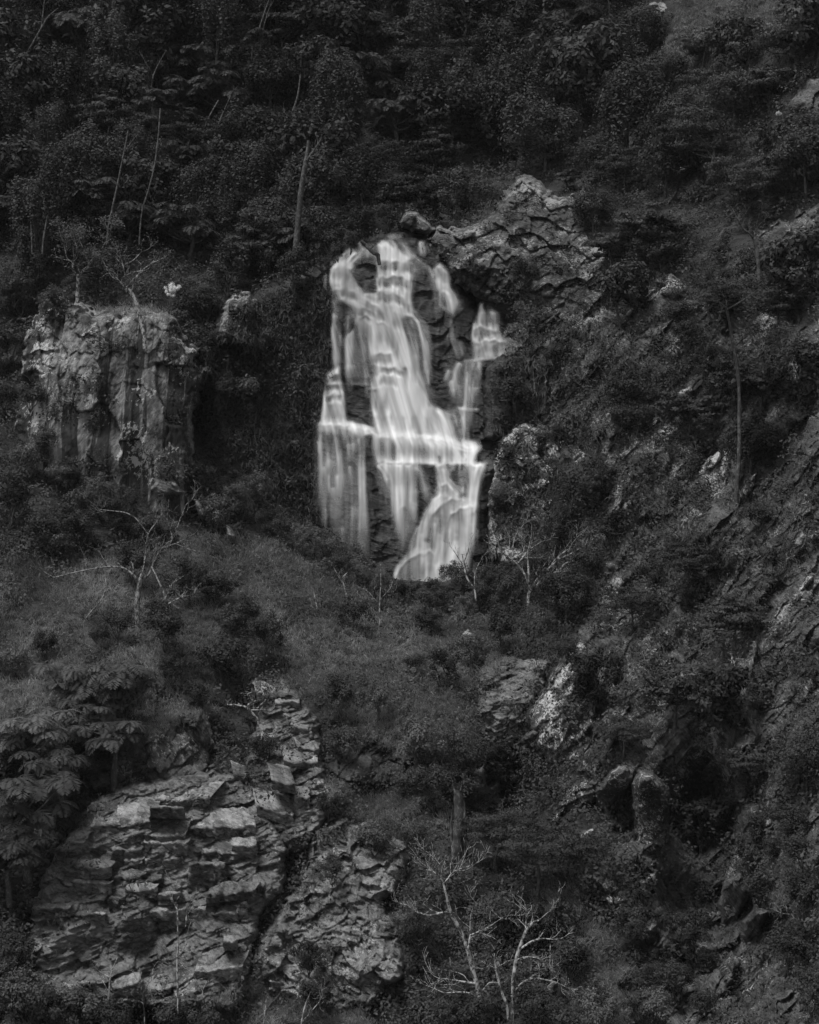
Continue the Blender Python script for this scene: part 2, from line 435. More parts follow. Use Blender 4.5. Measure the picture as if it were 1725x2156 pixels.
# the cliff of the fall: D(px,py) with its ledges
def cliff_extra(px, py, D):
    # two great ledges and the flat lip of the lower fall
    lip1 = 888 + np.clip((px - 700) / 320, 0, 1) * 48 + (px > 790) * 6
    D = D - .7 * np.clip((py - lip1) / 6, 0, 1) * np.clip((px - 664) / 14, 0, 1)
    D = D - .8 * np.clip((py - 972) / 4, 0, 1) * np.clip((px - 770) / 12, 0, 1)
    lip3 = 760 + 0 * px
    D = D - .9 * np.clip((py - lip3) / 6, 0, 1) * np.clip((px - 985) / 12, 0, 1)
    return D
CLIFF_D = [(420,600,153),(700,560,152.5),(900,520,153),(1060,650,150),(420,900,149),(700,880,150.5),(900,880,150),(1080,880,148.5),(420,1100,147),(700,1000,149),(900,1000,148.8),(1040,1000,147.5),(700,1250,147),(1000,1300,146.5)]
cliff = rock('waterfall_cliff', [(425,760),(440,690),(470,650),(560,600),(640,560),(690,540),(740,510),(800,488),(880,486),(950,520),(985,600),(1010,640),(1060,640),(1095,720),(1100,900),(1060,980),(1040,1100),(1040,1300),(760,1320),(690,1180),(560,1140),(430,1120),(415,900)],
     'wet', 'wet', 'dark wet stepped cliff behind the white waterfall', 'cliff',
     depth=CLIFF_D, w=34, seed=11, cover=0.0, extra=cliff_extra, amp=lambda x, y: .9 - .3 * np.clip((x - 670) / 40, 0, 1) * np.clip((1060 - x) / 40, 0, 1))
CLIFF_Z = ZB.copy()

rock('rock_buttress', [(86,638),(118,616),(172,631),(201,652),(251,649),(323,649),(359,656),(380,681),(380,702),(420,735),(418,771),(445,767),(430,814),(413,867),(409,946),(405,965),(402,1090),(360,1115),(265,1120),(180,1110),(110,1050),(60,980),(30,910),(32,868),(50,831),(70,815),(45,781),(47,745),(57,695)],
     'buttress', 'vertical', 'tall square rock buttress with dark vertical stains and scrub on its top', 'rock face',
     depth=[(60,640,145),(380,650,144),(50,880,141),(230,880,139),(430,820,141.5),(60,1000,140),(230,1100,138),(400,1090,139)], w=30, amp=1.15, seed=23, cover=0.05)
rock('boulder', [(303,1040),(310,1004),(340,995),(370,1008),(398,1036),(380,1050),(340,1052)], 'pale', 'lumpy', 'pale rounded boulder at the foot of the stained buttress', 'boulder', depth=136.5, w=22, amp=.4, seed=29, cover=0)
rock('boulder', [(405,1050),(420,1052),(434,1080),(432,1105),(420,1090)], 'pale', 'lumpy', 'slim pale stone standing in shrubs beside the buttress foot', 'boulder', depth=136.0, w=12, rag=4, amp=.3, seed=30, cover=0)
rock('boulder', [(470,1105),(484,1104),(496,1130),(488,1145),(474,1130)], 'pale', 'lumpy', 'small pale stone in the grass where the dark cliff ends', 'boulder', depth=136.5, w=12, rag=4, amp=.3, seed=31, cover=0)
rock('rock_outcrop', [(452,690),(477,631),(531,611),(548,638),(540,688),(558,731),(538,748),(459,716)], 'buttress', 'lumpy', 'grey knoll of rock between the buttress and the waterfall', 'rock', depth=147, w=24, seed=37, cover=0.1)
rock('boulder', [(510,800),(528,792),(545,800),(543,825),(528,838),(512,825)], 'buttress', 'lumpy', 'small pale block sticking out of the hanging ferns', 'boulder', depth=145.5, w=12, rag=4, amp=.5, seed=41, cover=0)

rock('rock_terrace', [(895,500),(925,472),(960,480),(1010,465),(1040,440),(1050,415),(1085,377),(1105,364),(1132,375),(1165,410),(1200,415),(1230,398),(1262,430),(1300,450),(1330,520),(1330,600),(1350,690),(1290,740),(1200,760),(1125,750),(1100,690),(1075,645),(1010,632),(960,600),(928,550)],
     'terrace', 'ledge', 'rough lichen-covered rock terraces rising beside the top of the waterfall', 'rock face',
     depth=[(900,500,154),(1105,370,160),(1260,430,157),(1010,560,149.5),(930,540,150),(1200,560,150),(1310,640,145.5),(1010,650,149.5),(1200,660,146.5),(1200,750,144.5)], w=22, amp=1.25, seed=43, cover=0.24)
rock('rock_outcrop', [(838,470),(850,438),(875,440),(900,462),(925,485),(905,497),(870,492)], 'terrace', 'slant', 'small sloping rock just above the lip of the waterfall', 'rock', depth=156, w=14, rag=5, amp=.5, seed=47, cover=0.05)
bedrock = rock('bedrock_slope', [(1020,670),(1150,655),(1320,650),(1400,560),(1480,620),(1600,480),(1700,430),(1900,330),(2000,700),(2000,2400),(1500,2400),(1370,2200),(1345,1950),(1330,1850),(1215,1620),(1115,1600),(1180,1400),(1270,1200),(1260,950),(1180,900),(1100,890),(1010,780)],
     'slant', 'slant', 'steep ribbed bedrock of the mountainside beyond the falls showing through scrub', 'rock face', thick=.6, seed=193, w=50, rag=26, amp=1.0, cover=.47, sink=False)
BED = len(PATCH) - 1
rock('rock_outcrop', [(1015,770),(1060,745),(1110,748),(1165,758),(1175,870),(1130,895),(1070,915),(1040,930),(1012,930)], 'wet', 'vertical', 'black overhanging wall to the side of the thin right-hand cascade', 'rock face', depth=[(1015,760,147),(1170,760,144.5),(1015,930,147),(1170,900,144.5),(1090,840,145.5)], w=16, seed=53, cover=0.1)
rock('rock_outcrop', [(1022,1190),(1018,1060),(1030,985),(1050,920),(1090,888),(1120,883),(1160,900),(1205,920),(1250,960),(1270,1060),(1255,1150),(1190,1190),(1100,1200)],
     'fleck', 'lumpy', 'large boulder face speckled with white lichen close beside the lower falls', 'boulder', depth=[(1020,900,145),(1250,920,138.5),(1020,1190,143),(1250,1190,135.5),(1130,1050,139.5)], w=30, amp=1.2, seed=59, cover=0.3)
rock('rock_outcrop', [(1180,690),(1230,660),(1320,660),(1400,690),(1390,760),(1300,800),(1200,790)], 'slant', 'slant', 'scrubby slanting ledges above the lichen boulder', 'rock', thick=2, seed=61, cover=0.55)
rock('rock_outcrop', [(1300,900),(1380,870),(1440,880),(1440,960),(1380,1000),(1310,980)], 'fleck', 'lumpy', 'half-buried speckled rock in the scrub higher than the bare white tree', 'rock', thick=1.8, seed=62, cover=0.55)
rock('rock_outcrop', [(1404,770),(1415,705),(1460,650),(1492,622),(1535,660),(1535,725),(1515,785),(1490,775),(1440,755)], 'slant', 'slant', 'grey slanting slab face behind the tall slender dark tree', 'rock', thick=3, seed=67, cover=0.08)
rock('rock_outcrop', [(1600,1120),(1640,1040),(1665,950),(1700,880),(1780,840),(1800,1100),(1720,1100),(1650,1190),(1610,1225),(1573,1215)], 'slant', 'slant', 'long steep slab with dark clefts along the edge of the slope', 'rock', thick=3, seed=71, cover=0.25)
rock('rock_outcrop', [(1645,235),(1665,200),(1700,168),(1770,150),(1760,240),(1690,240)], 'slant', 'slant', 'streaked slab under the big pale-crowned tree high on the slope', 'rock', thick=2.5, seed=73, cover=0.12)
rock('rock_outcrop', [(1378,430),(1398,352),(1440,328),(1482,345),(1480,420),(1435,442)], 'slant', 'slant', 'upright streaked rock below the dark spreading tree', 'rock', thick=2.8, seed=79, cover=0.2)
rock('rock_outcrop', [(1593,566),(1608,505),(1642,458),(1675,475),(1650,530),(1622,566)], 'slant', 'slant', 'pale tilted slab beside the forked grey trunk', 'rock', thick=2.5, seed=83, w=16, cover=0.05)
rock('rock_outcrop', [(1350,50),(1362,12),(1398,-2),(1412,20),(1380,55)], 'pale', 'lumpy', 'pale scar of bare rock at the very top of the slope', 'rock', thick=2, seed=89, w=14, cover=0.1)
rock('rock_outcrop', [(1105,1575),(1115,1505),(1150,1440),(1180,1390),(1222,1345),(1255,1390),(1265,1480),(1245,1560),(1180,1600)], 'fleck', 'slant', 'steep slope rock covered in bright white flecks over the ravine', 'rock face', thick=6, seed=97, cover=0.22)
rock('rock_outcrop', [(1000,1480),(1010,1400),(1060,1380),(1160,1383),(1155,1430),(1112,1500),(1105,1560),(1070,1580),(1040,1560),(1010,1530)], 'outcrop', 'schist', 'smooth grey rock at the head of the dark ravine', 'rock', thick=1.5, seed=101, cover=0.06)
rock('rock_outcrop', [(990,1620),(1020,1610),(1030,1650),(1050,1640),(1060,1690),(1010,1720),(985,1690)], 'outcrop', 'slant', 'grey streaked rock behind the mossy dead stump', 'rock', thick=2, seed=102, w=14, cover=0.1)
rock('boulder', [(1328,1650),(1345,1620),(1375,1624),(1402,1648),(1415,1680),(1413,1730),(1420,1770),(1392,1800),(1355,1812),(1335,1775),(1328,1700)], 'fleck', 'lumpy', 'big upright boulder with a white-lichened crown over the dark ravine', 'boulder', thick=11, seed=103, w=24, rag=5, amp=.8, cover=0.0)
rock('boulder', [(1248,1668),(1288,1622),(1322,1604),(1332,1640),(1320,1712),(1285,1700)], 'fleck', 'slant', 'slanting white-topped boulder leaning on the big upright boulder', 'boulder', thick=9, seed=107, w=16, rag=5, amp=.8, cover=0.1)
rock('rock_outcrop', [(1162,1705),(1198,1660),(1240,1638),(1258,1665),(1258,1692),(1205,1710)], 'fleck', 'schist', 'low lichened slab above the dark feathery tree', 'rock', thick=2.5, seed=109, w=16, cover=0.1)
rock('rock_outcrop', [(1230,1850),(1262,1838),(1302,1862),(1336,1912),(1312,1922),(1240,1888)], 'fleck', 'lumpy', 'white-flecked ledge where the dark feathery tree meets the ravine', 'rock', thick=2.5, seed=113, w=14, cover=0.12)
rock('rock_outcrop', [(1340,1850),(1385,1830),(1412,1870),(1400,1930),(1370,1950),(1350,1900)], 'slant', 'vertical', 'shadowed rock wall under the big upright boulder', 'rock', thick=2, seed=114, w=14, cover=0.3)
rock('boulder', [(1512,1965),(1508,1905),(1528,1850),(1562,1838),(1584,1880),(1558,1945),(1545,1975)], 'slant', 'slant', 'rounded pale-sided boulder beneath the grassy bank', 'boulder', thick=6, seed=127, w=20, rag=4, amp=.6, cover=0.03)
rock('boulder', [(1548,2000),(1558,1940),(1592,1903),(1622,1918),(1604,1972),(1564,2012)], 'slant', 'slant', 'ribbed leaning boulder below the rounded pale-sided one', 'boulder', thick=6, seed=131, w=18, rag=4, amp=.8, cover=0.03)
rock('rock_outcrop', [(1425,2190),(1448,2095),(1500,2040),(1540,2002),(1560,2022),(1545,2080),(1525,2130),(1505,2190)], 'slant', 'slant', 'dark stream-side slab in the ravine floor', 'rock', thick=3, seed=137, w=18, cover=0.1)
rock('rock_outcrop', [(1525,2200),(1548,2125),(1620,2090),(1682,2068),(1750,2035),(1790,2200)], 'slant', 'slant', 'broad streaked slab in the lower corner of the ravine', 'rock', thick=3, seed=139, w=20, cover=0.12)
rock('rock_outcrop', [(1520,1812),(1542,1742),(1568,1680),(1602,1695),(1645,1735),(1605,1772),(1562,1808)], 'slant', 'slant', 'wedge of rock under the dark overhang across the ravine', 'rock', thick=3, seed=149, w=16, cover=0.25)
rock('rock_outcrop', [(1600,1350),(1650,1260),(1700,1250),(1750,1300),(1740,1420),(1660,1440)], 'slant', 'slant', 'dim mossy slab low on the far edge of the slope', 'rock', thick=2, seed=151, cover=0.6)
rock('rock_outcrop', [(1330,1390),(1400,1320),(1440,1290),(1445,1320),(1400,1400),(1350,1420)], 'slant', 'slant', 'narrow slanting rib of rock among the dark bushes', 'rock', thick=2, seed=157, w=14, cover=0.25)

rs = random.Random(31)
spots = []
while len(spots) < 34:
    x = rs.uniform(1080, 1720); y = rs.uniform(660, 2120)
    if x < 1280 and 880 < y < 1350 or any(abs(x - a) + abs(y - b) < 80 for a, b in spots): continue
    if ID[int((y - GY0) / ST), int((x - GX0) / ST)] not in (0, BED): continue
    spots.append((x, y))
for i, (x, y) in enumerate(spots):
    a, b = rs.uniform(22, 52), rs.uniform(9, 18); th = RAD(rs.uniform(40, 62))
    pl = []
    for q in range(9):
        w_ = q / 9 * 6.283; e = rs.uniform(.75, 1.15); ex, ey = a * math.cos(w_) * e, b * math.sin(w_) * e
        pl.append((x + ex * math.cos(th) + ey * math.sin(th), y - ex * math.sin(th) + ey * math.cos(th)))
    rock('slope_stone', pl, rs.choice(['fleck', 'slant', 'fleck']), 'slant', ('long' if a > 38 else 'short') + ' slanting stone in the scrub ' + near(x, y), 'stone', thick=rs.uniform(1.2, 2.2), w=10, rag=7, amp=.8, seed=600 + i * 3, cover=.1, group='slanting stones in the scrub of the steep slope')
rock('rock_wall', [(205,1700),(225,1610),(300,1530),(380,1488),(440,1498),(452,1560),(436,1630),(360,1652),(300,1675)], 'slant', 'slant', 'dark fluted rock wall above the pale stepped outcrop', 'rock face', thick=2, seed=163, w=20, cover=0.12)
outcrop = rock('stepped_outcrop', [(55,1980),(85,1850),(130,1765),(190,1690),(240,1655),(330,1635),(440,1620),(520,1635),(565,1700),(612,1780),(600,1870),(548,1930),(528,2060),(490,2130),(300,2125),(90,2110)],
     'outcrop', 'schist', 'pale stepped schist outcrop of broken ledges in the lower corner', 'rock face', thick=2.5, seed=167, w=24, amp=.75, cover=0.03, sink=False)
midrock = rock('rock_wall', [(535,1500),(560,1440),(600,1425),(640,1470),(670,1510),(680,1570),(690,1640),(720,1680),(650,1790),(600,1800),(540,1700),(520,1600)], 'outcrop', 'schist', 'broken grey rock rib climbing from the stepped outcrop to the grass', 'rock face', thick=1.6, seed=173, w=20, cover=0.12, sink=False)
rock('rock_wall', [(650,1600),(690,1560),(760,1545),(850,1560),(900,1600),(880,1650),(800,1665),(720,1650)], 'wet', 'slant', 'dark hollow rock wall under an overhanging tuft of grass', 'rock face', thick=0.2, seed=179, w=22, cover=0.1)  # near-flush patch; the recess's shade is put into its dark rock colour
rock('rock_wall', [(625,1860),(660,1745),(720,1718),(800,1735),(868,1780),(860,1850),(810,1900),(850,1990),(855,2050),(780,2120),(700,2140),(640,2110),(560,2090),(545,1980),(570,1930)],
     'rough', 'lumpy', 'rough pitted rock face with pale lichen beside the white-barked trees', 'rock face', thick=1.8, seed=181, w=24, amp=1.0, cover=0.12, sink=False)
rock('rock_wall', [(510,2080),(540,1990),(580,1960),(620,2010),(600,2100),(560,2140)], 'outcrop', 'slant', 'narrow dark cleft wall between the stepped outcrop and the pitted rock', 'rock face', thick=1.2, seed=191, w=16, cover=0.1)

# slabs of the stepped outcrop and of the rib: each its own stone
def slab(parent, px0, px1, ytop, ylip, ybot, mat, skew=0.0, rise=0.0, push=0.9, nm='slab'):
    rr = np.random.default_rng(int(px0 * 7 + ytop * 13) % 99991)
    nx = max(7, int((px1 - px0) / 4.5)); rows_t = max(3, int((ylip - ytop) / 4) + 1); rows_f = max(3, int((ybot - ylip) / 4) + 1)
    xs = np.linspace(0, 1, nx)
    yl = float(np.median(zat(np.linspace(px0, px1, 9), np.full(9, ybot)))) - push
    k = np.cumsum(rr.normal(0, 1.5, nx)); k = (k - np.linspace(k[0], k[-1], nx)) + rr.normal(0, .5, nx) + (np.abs(2 * xs - 1) ** 3) * rr.uniform(-9, -2) * np.where(xs < .5, rr.uniform(0, 1), rr.uniform(0, 1))
    k2 = np.cumsum(rr.normal(0, 1, nx)); k2 = (k2 - np.linspace(k2[0], k2[-1], nx)) * 1.6 + (np.abs(2 * xs - 1) ** 2) * rr.uniform(1, 6) * np.where(xs < .5, rr.uniform(0, 1), rr.uniform(0, 1))
    wv = (fbm(xs * nx * .35 + px0, xs * 0 + ytop, 3, 5) - .5) * 1.3
    rows = []
    for q in range(rows_t):
        f = q / (rows_t - 1)
        ppx = px0 + (px1 - px0) * xs + skew * (1 - f)
        ppy = ytop + (ylip - ytop) * f + (k2 * (1 - f) + k * f) * 0.9 - rise * (xs - .5)
        d = yl + (1 - f) * (ylip - ytop) / 24 * 1.7
        rows.append((ppx + rr.normal(0, .7, nx), ppy, d + wv * (.4 + .6 * f) + rr.normal(0, .07, nx)))
    for q in range(1, rows_f + 1):
        f = q / rows_f
        ppx = px0 + (px1 - px0) * xs + rr.normal(0, 1.1, nx) + (xs - .5) * 5 * math.sin(px0) * f
        ppy = ylip + (ybot - ylip) * f + k * 0.9 * (1 - f) - rise * (xs - .5)
        rows.append((ppx, ppy, yl + 0.10 + 0.45 * f + wv + rr.normal(0, .13, nx)))
    A = np.stack([np.stack(r, -1) for r in rows])
    # end faces run back into the hill
    L = A[:, :1].copy(); L[..., 2] += 2.6; L[..., 0] += 2; R = A[:, -1:].copy(); R[..., 2] += 2.6; R[..., 0] -= 2
    A = np.concatenate([L, A, R], 1)
    Bt = A[-1:].copy(); Bt[..., 2] += 2.6; A = np.concatenate([A, Bt], 0)
    P = W(A[..., 0], A[..., 1], A[..., 2])
    n, m = P.shape[:2]; vid = np.arange(n * m).reshape(n, m)
    f = np.stack([vid[:-1, :-1], vid[1:, :-1], vid[1:, 1:], vid[:-1, 1:]], -1).reshape(-1, 4)
    obj(nm, mesh_np(nm, P, f), M[mat], parent=parent)
    # keep plants off the slab
    i0, i1 = [int((q - GX0) / ST) for q in (px0, px1)]; j0, j1 = [int((q - GY0) / ST) for q in (ytop, ybot)]
    ZB[j0:j1, i0:i1] = np.minimum(ZB[j0:j1, i0:i1], yl)

def r2(x, y): return (.3588 * x, 1456.3 + .3588 * y)
for (a, b, t, l, bt, mt, sk, ri) in [
    (800,1235,540,645,690,'pale',90,40),(530,885,650,775,840,'pale',60,30),(850,1095,748,848,900,'pale',30,14),(1080,1505,690,800,865,'pale',-20,10),
    (838,1105,850,895,965,'pale',20,0),(655,850,878,930,1040,'outcrop',20,8),(728,850,935,988,1050,'pale',12,14),(430,655,978,1034,1100,'pale',30,-6),
    (845,1075,958,985,1060,'pale',10,6),(385,655,1094,1126,1190,'pale',20,-14),(655,860,1040,1092,1135,'outcrop',0,18),(795,950,1072,1112,1160,'outcrop',6,20),
    (735,925,1126,1158,1215,'pale',10,10),(1190,1515,858,938,985,'pale',-14,16),(1325,1472,1062,1200,1250,'pale',60,60),(1476,1592,1040,1185,1230,'pale',-10,16),
    (1105,1330,1000,1020,1180,'outcrop',0,0),(810,1205,1215,1290,1345,'pale',30,10),(1265,1450,1232,1300,1350,'pale',20,20),(1140,1425,1500,1640,1710,'pale',50,20),
    (655,815,1662,1725,1800,'pale',20,40),(820,1010,1672,1752,1790,'pale',20,20),(185,410,1246,1276,1340,'outcrop',20,0),(1325,1405,1700,1768,1810,'pale',10,0),
    (640,730,1205,1224,1300,'outcrop',0,4),(430,620,1290,1312,1380,'outcrop',10,0),(470,560,1690,1716,1770,'outcrop',10,0),(930,1060,1170,1192,1220,'pale',10,8),
    (1210,1500,1130,1180,1230,'outcrop',30,30),(1090,1210,790,812,870,'outcrop',0,4),(1310,1400,1430,1470,1520,'pale',0,6),(880,1080,672,690,745,'outcrop',0,-6)]:
    (x0, y0), (x1, y1), y2 = r2(a, t), r2(b, l), r2(0, bt)[1]
    slab(outcrop, x0, x1, y0, y1, y2, mt, sk * .3588, ri * .3588, push=0.06 + 0.30 * random.random())
def r3(x, y): return (436.9 + .3377 * x, 1383.5 + .3377 * y)
for (a, b, t, l, bt, mt, sk, ri) in [
    (330,525,392,530,575,'pale',20,-10),(520,632,375,445,480,'pale',0,-20),(560,700,505,572,605,'pale',-30,-20),(475,690,585,652,700,'pale',-10,-16),
    (300,540,838,962,1030,'pale',-20,-60),(400,545,668,790,840,'outcrop',-30,-30),(160,255,655,740,775,'pale',-20,-40),(305,455,165,250,300,'pale',-30,-50),
    (420,575,255,285,330,'pale',0,0),(150,305,1125,1185,1230,'pale',0,0),(130,300,1190,1222,1260,'pale',0,0),(540,640,800,880,960,'outcrop',0,0)]:
    (x0, y0), (x1, y1), y2 = r3(a, t), r3(b, l), r3(0, bt)[1]
    slab(midrock, x0, x1, y0, y1, y2, mt, sk * .3377, ri * .3377, push=0.06 + 0.30 * random.random())

# ------------------------------------------------------------------ the waterfall
falls = obj('waterfall', None, label='silky white waterfall tumbling over dark stepped rock in the middle', cat='waterfall', loc=tuple(W(940, 1250, 146)))
def spline(P, n):
    P = np.array(P, float); d = np.concatenate([[0], np.cumsum(np.hypot(*np.diff(P[:, :2], axis=0).T))]); t = np.linspace(0, d[-1], n)
    Q = np.vstack([2 * P[0] - P[1], P, 2 * P[-1] - P[-2]])
    D_ = np.concatenate([[-(d[1] or 1)], d, [2 * d[-1] - d[-2]]])
    k = np.clip(np.searchsorted(d, t, side='right') - 1, 0, len(d) - 2)
    out = []
    for i, tt in zip(k, t):
        p0, p1, p2, p3 = Q[i:i + 4]; f = (tt - d[i]) / (d[i + 1] - d[i] + 1e-9)
        out.append(0.5 * (2 * p1 + (p2 - p0) * f + (2 * p0 - 5 * p1 + 4 * p2 - p3) * f * f + (3 * p1 - p0 - 3 * p2 + p3) * f ** 3))
    return np.array(out), t
WS = 1.5
WX = np.arange(640, 1108, WS); WY = np.arange(474, 1296, WS)
WGX, WGY = np.meshgrid(WX, WY)
FLOW = np.zeros(WGX.shape)                                # thickness of white water, 0 to 1
def grow3(a):
    p = np.pad(a, 1); return np.max([p[i:i + a.shape[0], j:j + a.shape[1]] for i in range(3) for j in range(3)], 0)
def mean3(a, k=1):
    for _ in range(k):
        p = np.pad(a, 1, mode='edge'); a = sum(p[i:i + a.shape[0], j:j + a.shape[1]] for i in range(3) for j in range(3)) / 9
    return a
nwater = [0]
def stream(P, dens=0.8, fin=0.06, fout=0.25, dome=0.0, soft=1.35, wide=1.22):
    nwater[0] += 1; q = nwater[0]
    L = sum(math.dist(a[:2], b[:2]) for a, b in zip(P, P[1:]))
    n = max(10, int(L / .8)); C, t = spline(P, n); C[:, 2] = C[:, 2] * wide + 1.5
    tang = np.gradient(C[:, :2], axis=0); tang /= np.linalg.norm(tang, axis=1)[:, None] + 1e-9
    nor = np.stack([-tang[:, 1], tang[:, 0]], 1)
    m = max(7, int(C[:, 2].max() / .8)); u = np.linspace(-1, 1, m)
    px = C[:, None, 0] + nor[:, None, 0] * u * C[:, None, 2] / 2
    py = C[:, None, 1] + nor[:, None, 1] * u * C[:, None, 2] / 2 + dome * (u * u)[None] * np.exp(-t / 18)[:, None]
    f = t / t[-1]
    fade = np.clip(f / max(fin, 1e-3), 0, 1) * np.clip((1 - f) / max(fout, 1e-3), 0, 1)
    fade = fade * fade * (3 - 2 * fade)
    edge = (1 - np.abs(u) ** soft)[None] * np.ones((n, 1)); edge = edge * edge * (3 - 2 * edge)
    ac = u[None] * C[:, None, 2] / 2 + 0 * px; al = t[:, None] + 0 * px
    stk = np.clip((.6 * vnoise(ac / 5.5 + q * 7.3, al / 90, q) + .4 * vnoise(ac / 2.2 + q * 3.1, al / 60, q + 50) - .18) * 1.75, .04, 1.2)
    a = np.clip(dens * .62 * fade[:, None] * edge * stk, 0, .97)
    i = np.rint((px - WX[0]) / WS).astype(int); j = np.rint((py - WY[0]) / WS).astype(int)
    ok = (i >= 0) & (j >= 0) & (i < len(WX)) & (j < len(WY))
    tmp = np.zeros(WGX.shape); np.maximum.at(tmp, (j[ok], i[ok]), a[ok])
    FLOW[...] = 1 - (1 - FLOW) * (1 - tmp)
F = .2955
def z1(L): return [(618.9 + F * x, 436.9 + F * y, F * w) for x, y, w in L]
def z2(L): return [(618.9 + F * x, 801.0 + F * y, F * w) for x, y, w in L]
def zp(L, o): return [(618.9 + F * x, o + F * y) for x, y in L]
def soft_poly(L, o, k): 
    d = np.clip(sdist(WGX, WGY, zp(L, o)) / k + .5, 0, 1); return d * d * (3 - 2 * d)
T1, T2 = 436.9, 801.0
lean = (WGX - 700) - .30 * np.clip(WGY - 640, 0, 300)
silk = .36 + .80 * vnoise(lean / 7.5, WGY / 130, 601) + .45 * (vnoise(lean / 3, WGY / 80, 602) - .5)
for L, o, dn, k in [
  ([(300,390),(400,365),(430,420),(410,470),(450,560),(520,600),(620,640),(560,700),(470,690),(400,650),(330,650),(280,590),(262,450)], T1, .78, 9),
  ([(600,258),(680,268),(800,340),(865,390),(825,420),(830,480),(842,560),(835,690),(770,710),(700,610),(600,600),(590,480),(600,380),(610,330)], T1, .70, 10),
  ([(330,655),(420,600),(540,610),(640,560),(800,600),(850,780),(770,800),(790,880),(830,1010),(875,1200),(900,1330),(970,1490),(545,1490),(585,1300),(545,1280),(600,1200),(545,1040),(535,900),(500,770),(450,760),(400,700)], T1, .80, 10),
  ([(545,-30),(870,-30),(890,110),(970,200),(1020,300),(1130,420),(1150,420),(620,400),(570,330),(560,150)], T2, .78, 14),
  ([(940,190),(1060,210),(1170,250),(1175,330),(1150,420),(1060,420)], T2, .42, 10),
  ([(255,1170),(330,1135),(342,1300),(375,1490),(212,1490),(222,1350)], T1, .6, 9),([(222,80),(365,80),(375,290),(430,312),(180,312),(195,270)], T2, .80, 8),
  ([(180,296),(430,300),(540,325),(610,378),(600,420),(380,400),(180,360)], T2, .60, 9),
  ([(590,380),(850,378),(1000,395),(1140,410),(1300,440),(1330,470),(1270,580),(625,580),(578,500)], T2, .72, 13),
  ([(1015,585),(1110,650),(1165,790),(1235,840),(1310,880),(1290,1100),(1240,1350),(1240,1560),(690,1560),(730,1340),(860,1230),(895,1050),(950,930),(1040,840),(1050,720)], T2, .68, 14),
  ([(590,588),(890,588),(905,640),(870,800),(875,1000),(770,1200),(715,900),(685,740)], T2, .36, 16),
  ([(1235,588),(1372,588),(1330,750),(1300,950),(1240,960),(1250,700)], T2, .62, 9),
  ([(178,312),(430,325),(510,400),(510,1230),(380,1180),(190,900)], T2, .20, 40),
  ([(1320,760),(1350,735),(1385,775),(1410,735),(1450,760),(1462,920),(1535,945),(1510,1078),(1285,1078),(1270,960),(1285,830)], T1, .50, 13),
  ([(1000,450),(1040,415),(1085,455),(1112,590),(1175,680),(1135,770),(1040,700),(1035,600),(1000,500)], T1, .55, 10),
  ([(1080,1120),(1340,1080),(1300,1400),(1100,1300)], T1, .16, 20),
  ([(380,730),(470,760),(560,780),(605,1290),(520,1270),(400,1255),(370,1000)], T1, .55, 16),([(372,-20),(560,-20),(595,380),(430,305)], T2, .26, 12),([(280,560),(340,660),(345,900),(330,1150),(280,1150),(278,800)], T1, .30, 10),
  ([(440,320),(520,290),(600,330),(600,370),(500,360),(430,390)], T1, .35, 8),([(800,360),(900,380),(990,450),(1000,560),(860,500)], T1, .30, 10)]:
    b_ = soft_poly(L, o, k) * dn * .80 * np.clip(silk, .2, 1.15); FLOW[...] = 1 - (1 - FLOW) * (1 - np.clip(b_, 0, .95))
WIN = [
  ([(430,400),(500,365),(560,360),(592,430),(600,500),(572,500),(590,605),(500,612),(440,500)], T1, .95, 5),
  ([(812,380),(870,360),(960,430),(982,520),(1000,600),(990,740),(1020,880),(960,900),(865,770),(842,620),(850,500)], T1, .93, 6),
  ([(785,800),(840,785),(868,900),(878,1100),(870,1250),(825,1050),(795,900)], T1, .72, 9),([(352,1290),(400,1258),(520,1262),(545,1490),(372,1490)], T1, .85, 5),([(360,-20),(545,-20),(560,210),(575,330),(430,305),(372,210)], T2, .82, 6),
  ([(440,840),(490,765),(528,830),(538,960),(530,1080),(520,1200),(440,1240),(400,1200),(430,1000)], T1, .45, 8),([(340,900),(378,880),(362,1100),(380,1250),(330,1240),(335,1000)], T1, .5, 6),([(365,780),(432,790),(432,860),(352,940),(336,900)], T1, .75, 4),
  ([(275,690),(335,668),(375,720),(360,780),(348,900),(300,850)], T1, .5, 6),([(690,395),(720,385),(735,430),(715,470),(690,440)], T1, .6, 4),([(840,520),(900,510),(985,560),(985,600),(850,580)], T1, .8, 4),([(730,620),(760,640),(790,700),(745,690)], T1, .5, 4),
  ([(505,400),(560,385),(575,500),(600,585),(500,590),(510,480)], T2, .92, 4),([(520,600),(600,612),(670,740),(690,900),(715,1150),(700,1420),(560,1300),(530,1000),(510,700)], T2, .8, 10),([(925,640),(1000,602),(1030,690),(1032,780),(985,822),(930,720)], T2, .92, 4),
  ([(1108,690),(1145,645),(1180,700),(1162,755)], T2, .95, 3),([(885,700),(960,890),(930,1000),(872,1000),(868,800)], T2, .6, 7),([(1180,630),(1240,610),(1232,740),(1212,700)], T2, .55, 5),
  ([(965,1000),(1040,900),(1062,1050),(1050,1200),(1000,1430),(962,1430),(965,1200)], T2, .55, 10),([(760,1260),(870,1245),(880,1450),(735,1460)], T2, .42, 10),([(330,345),(386,352),(386,480),(330,480)], T2, .5, 6),([(640,420),(690,400),(720,470),(700,570),(650,570)], T2, .35, 10)]
for L, o, dn, k in WIN:
    FLOW *= 1 - dn * soft_poly(L, o, k)
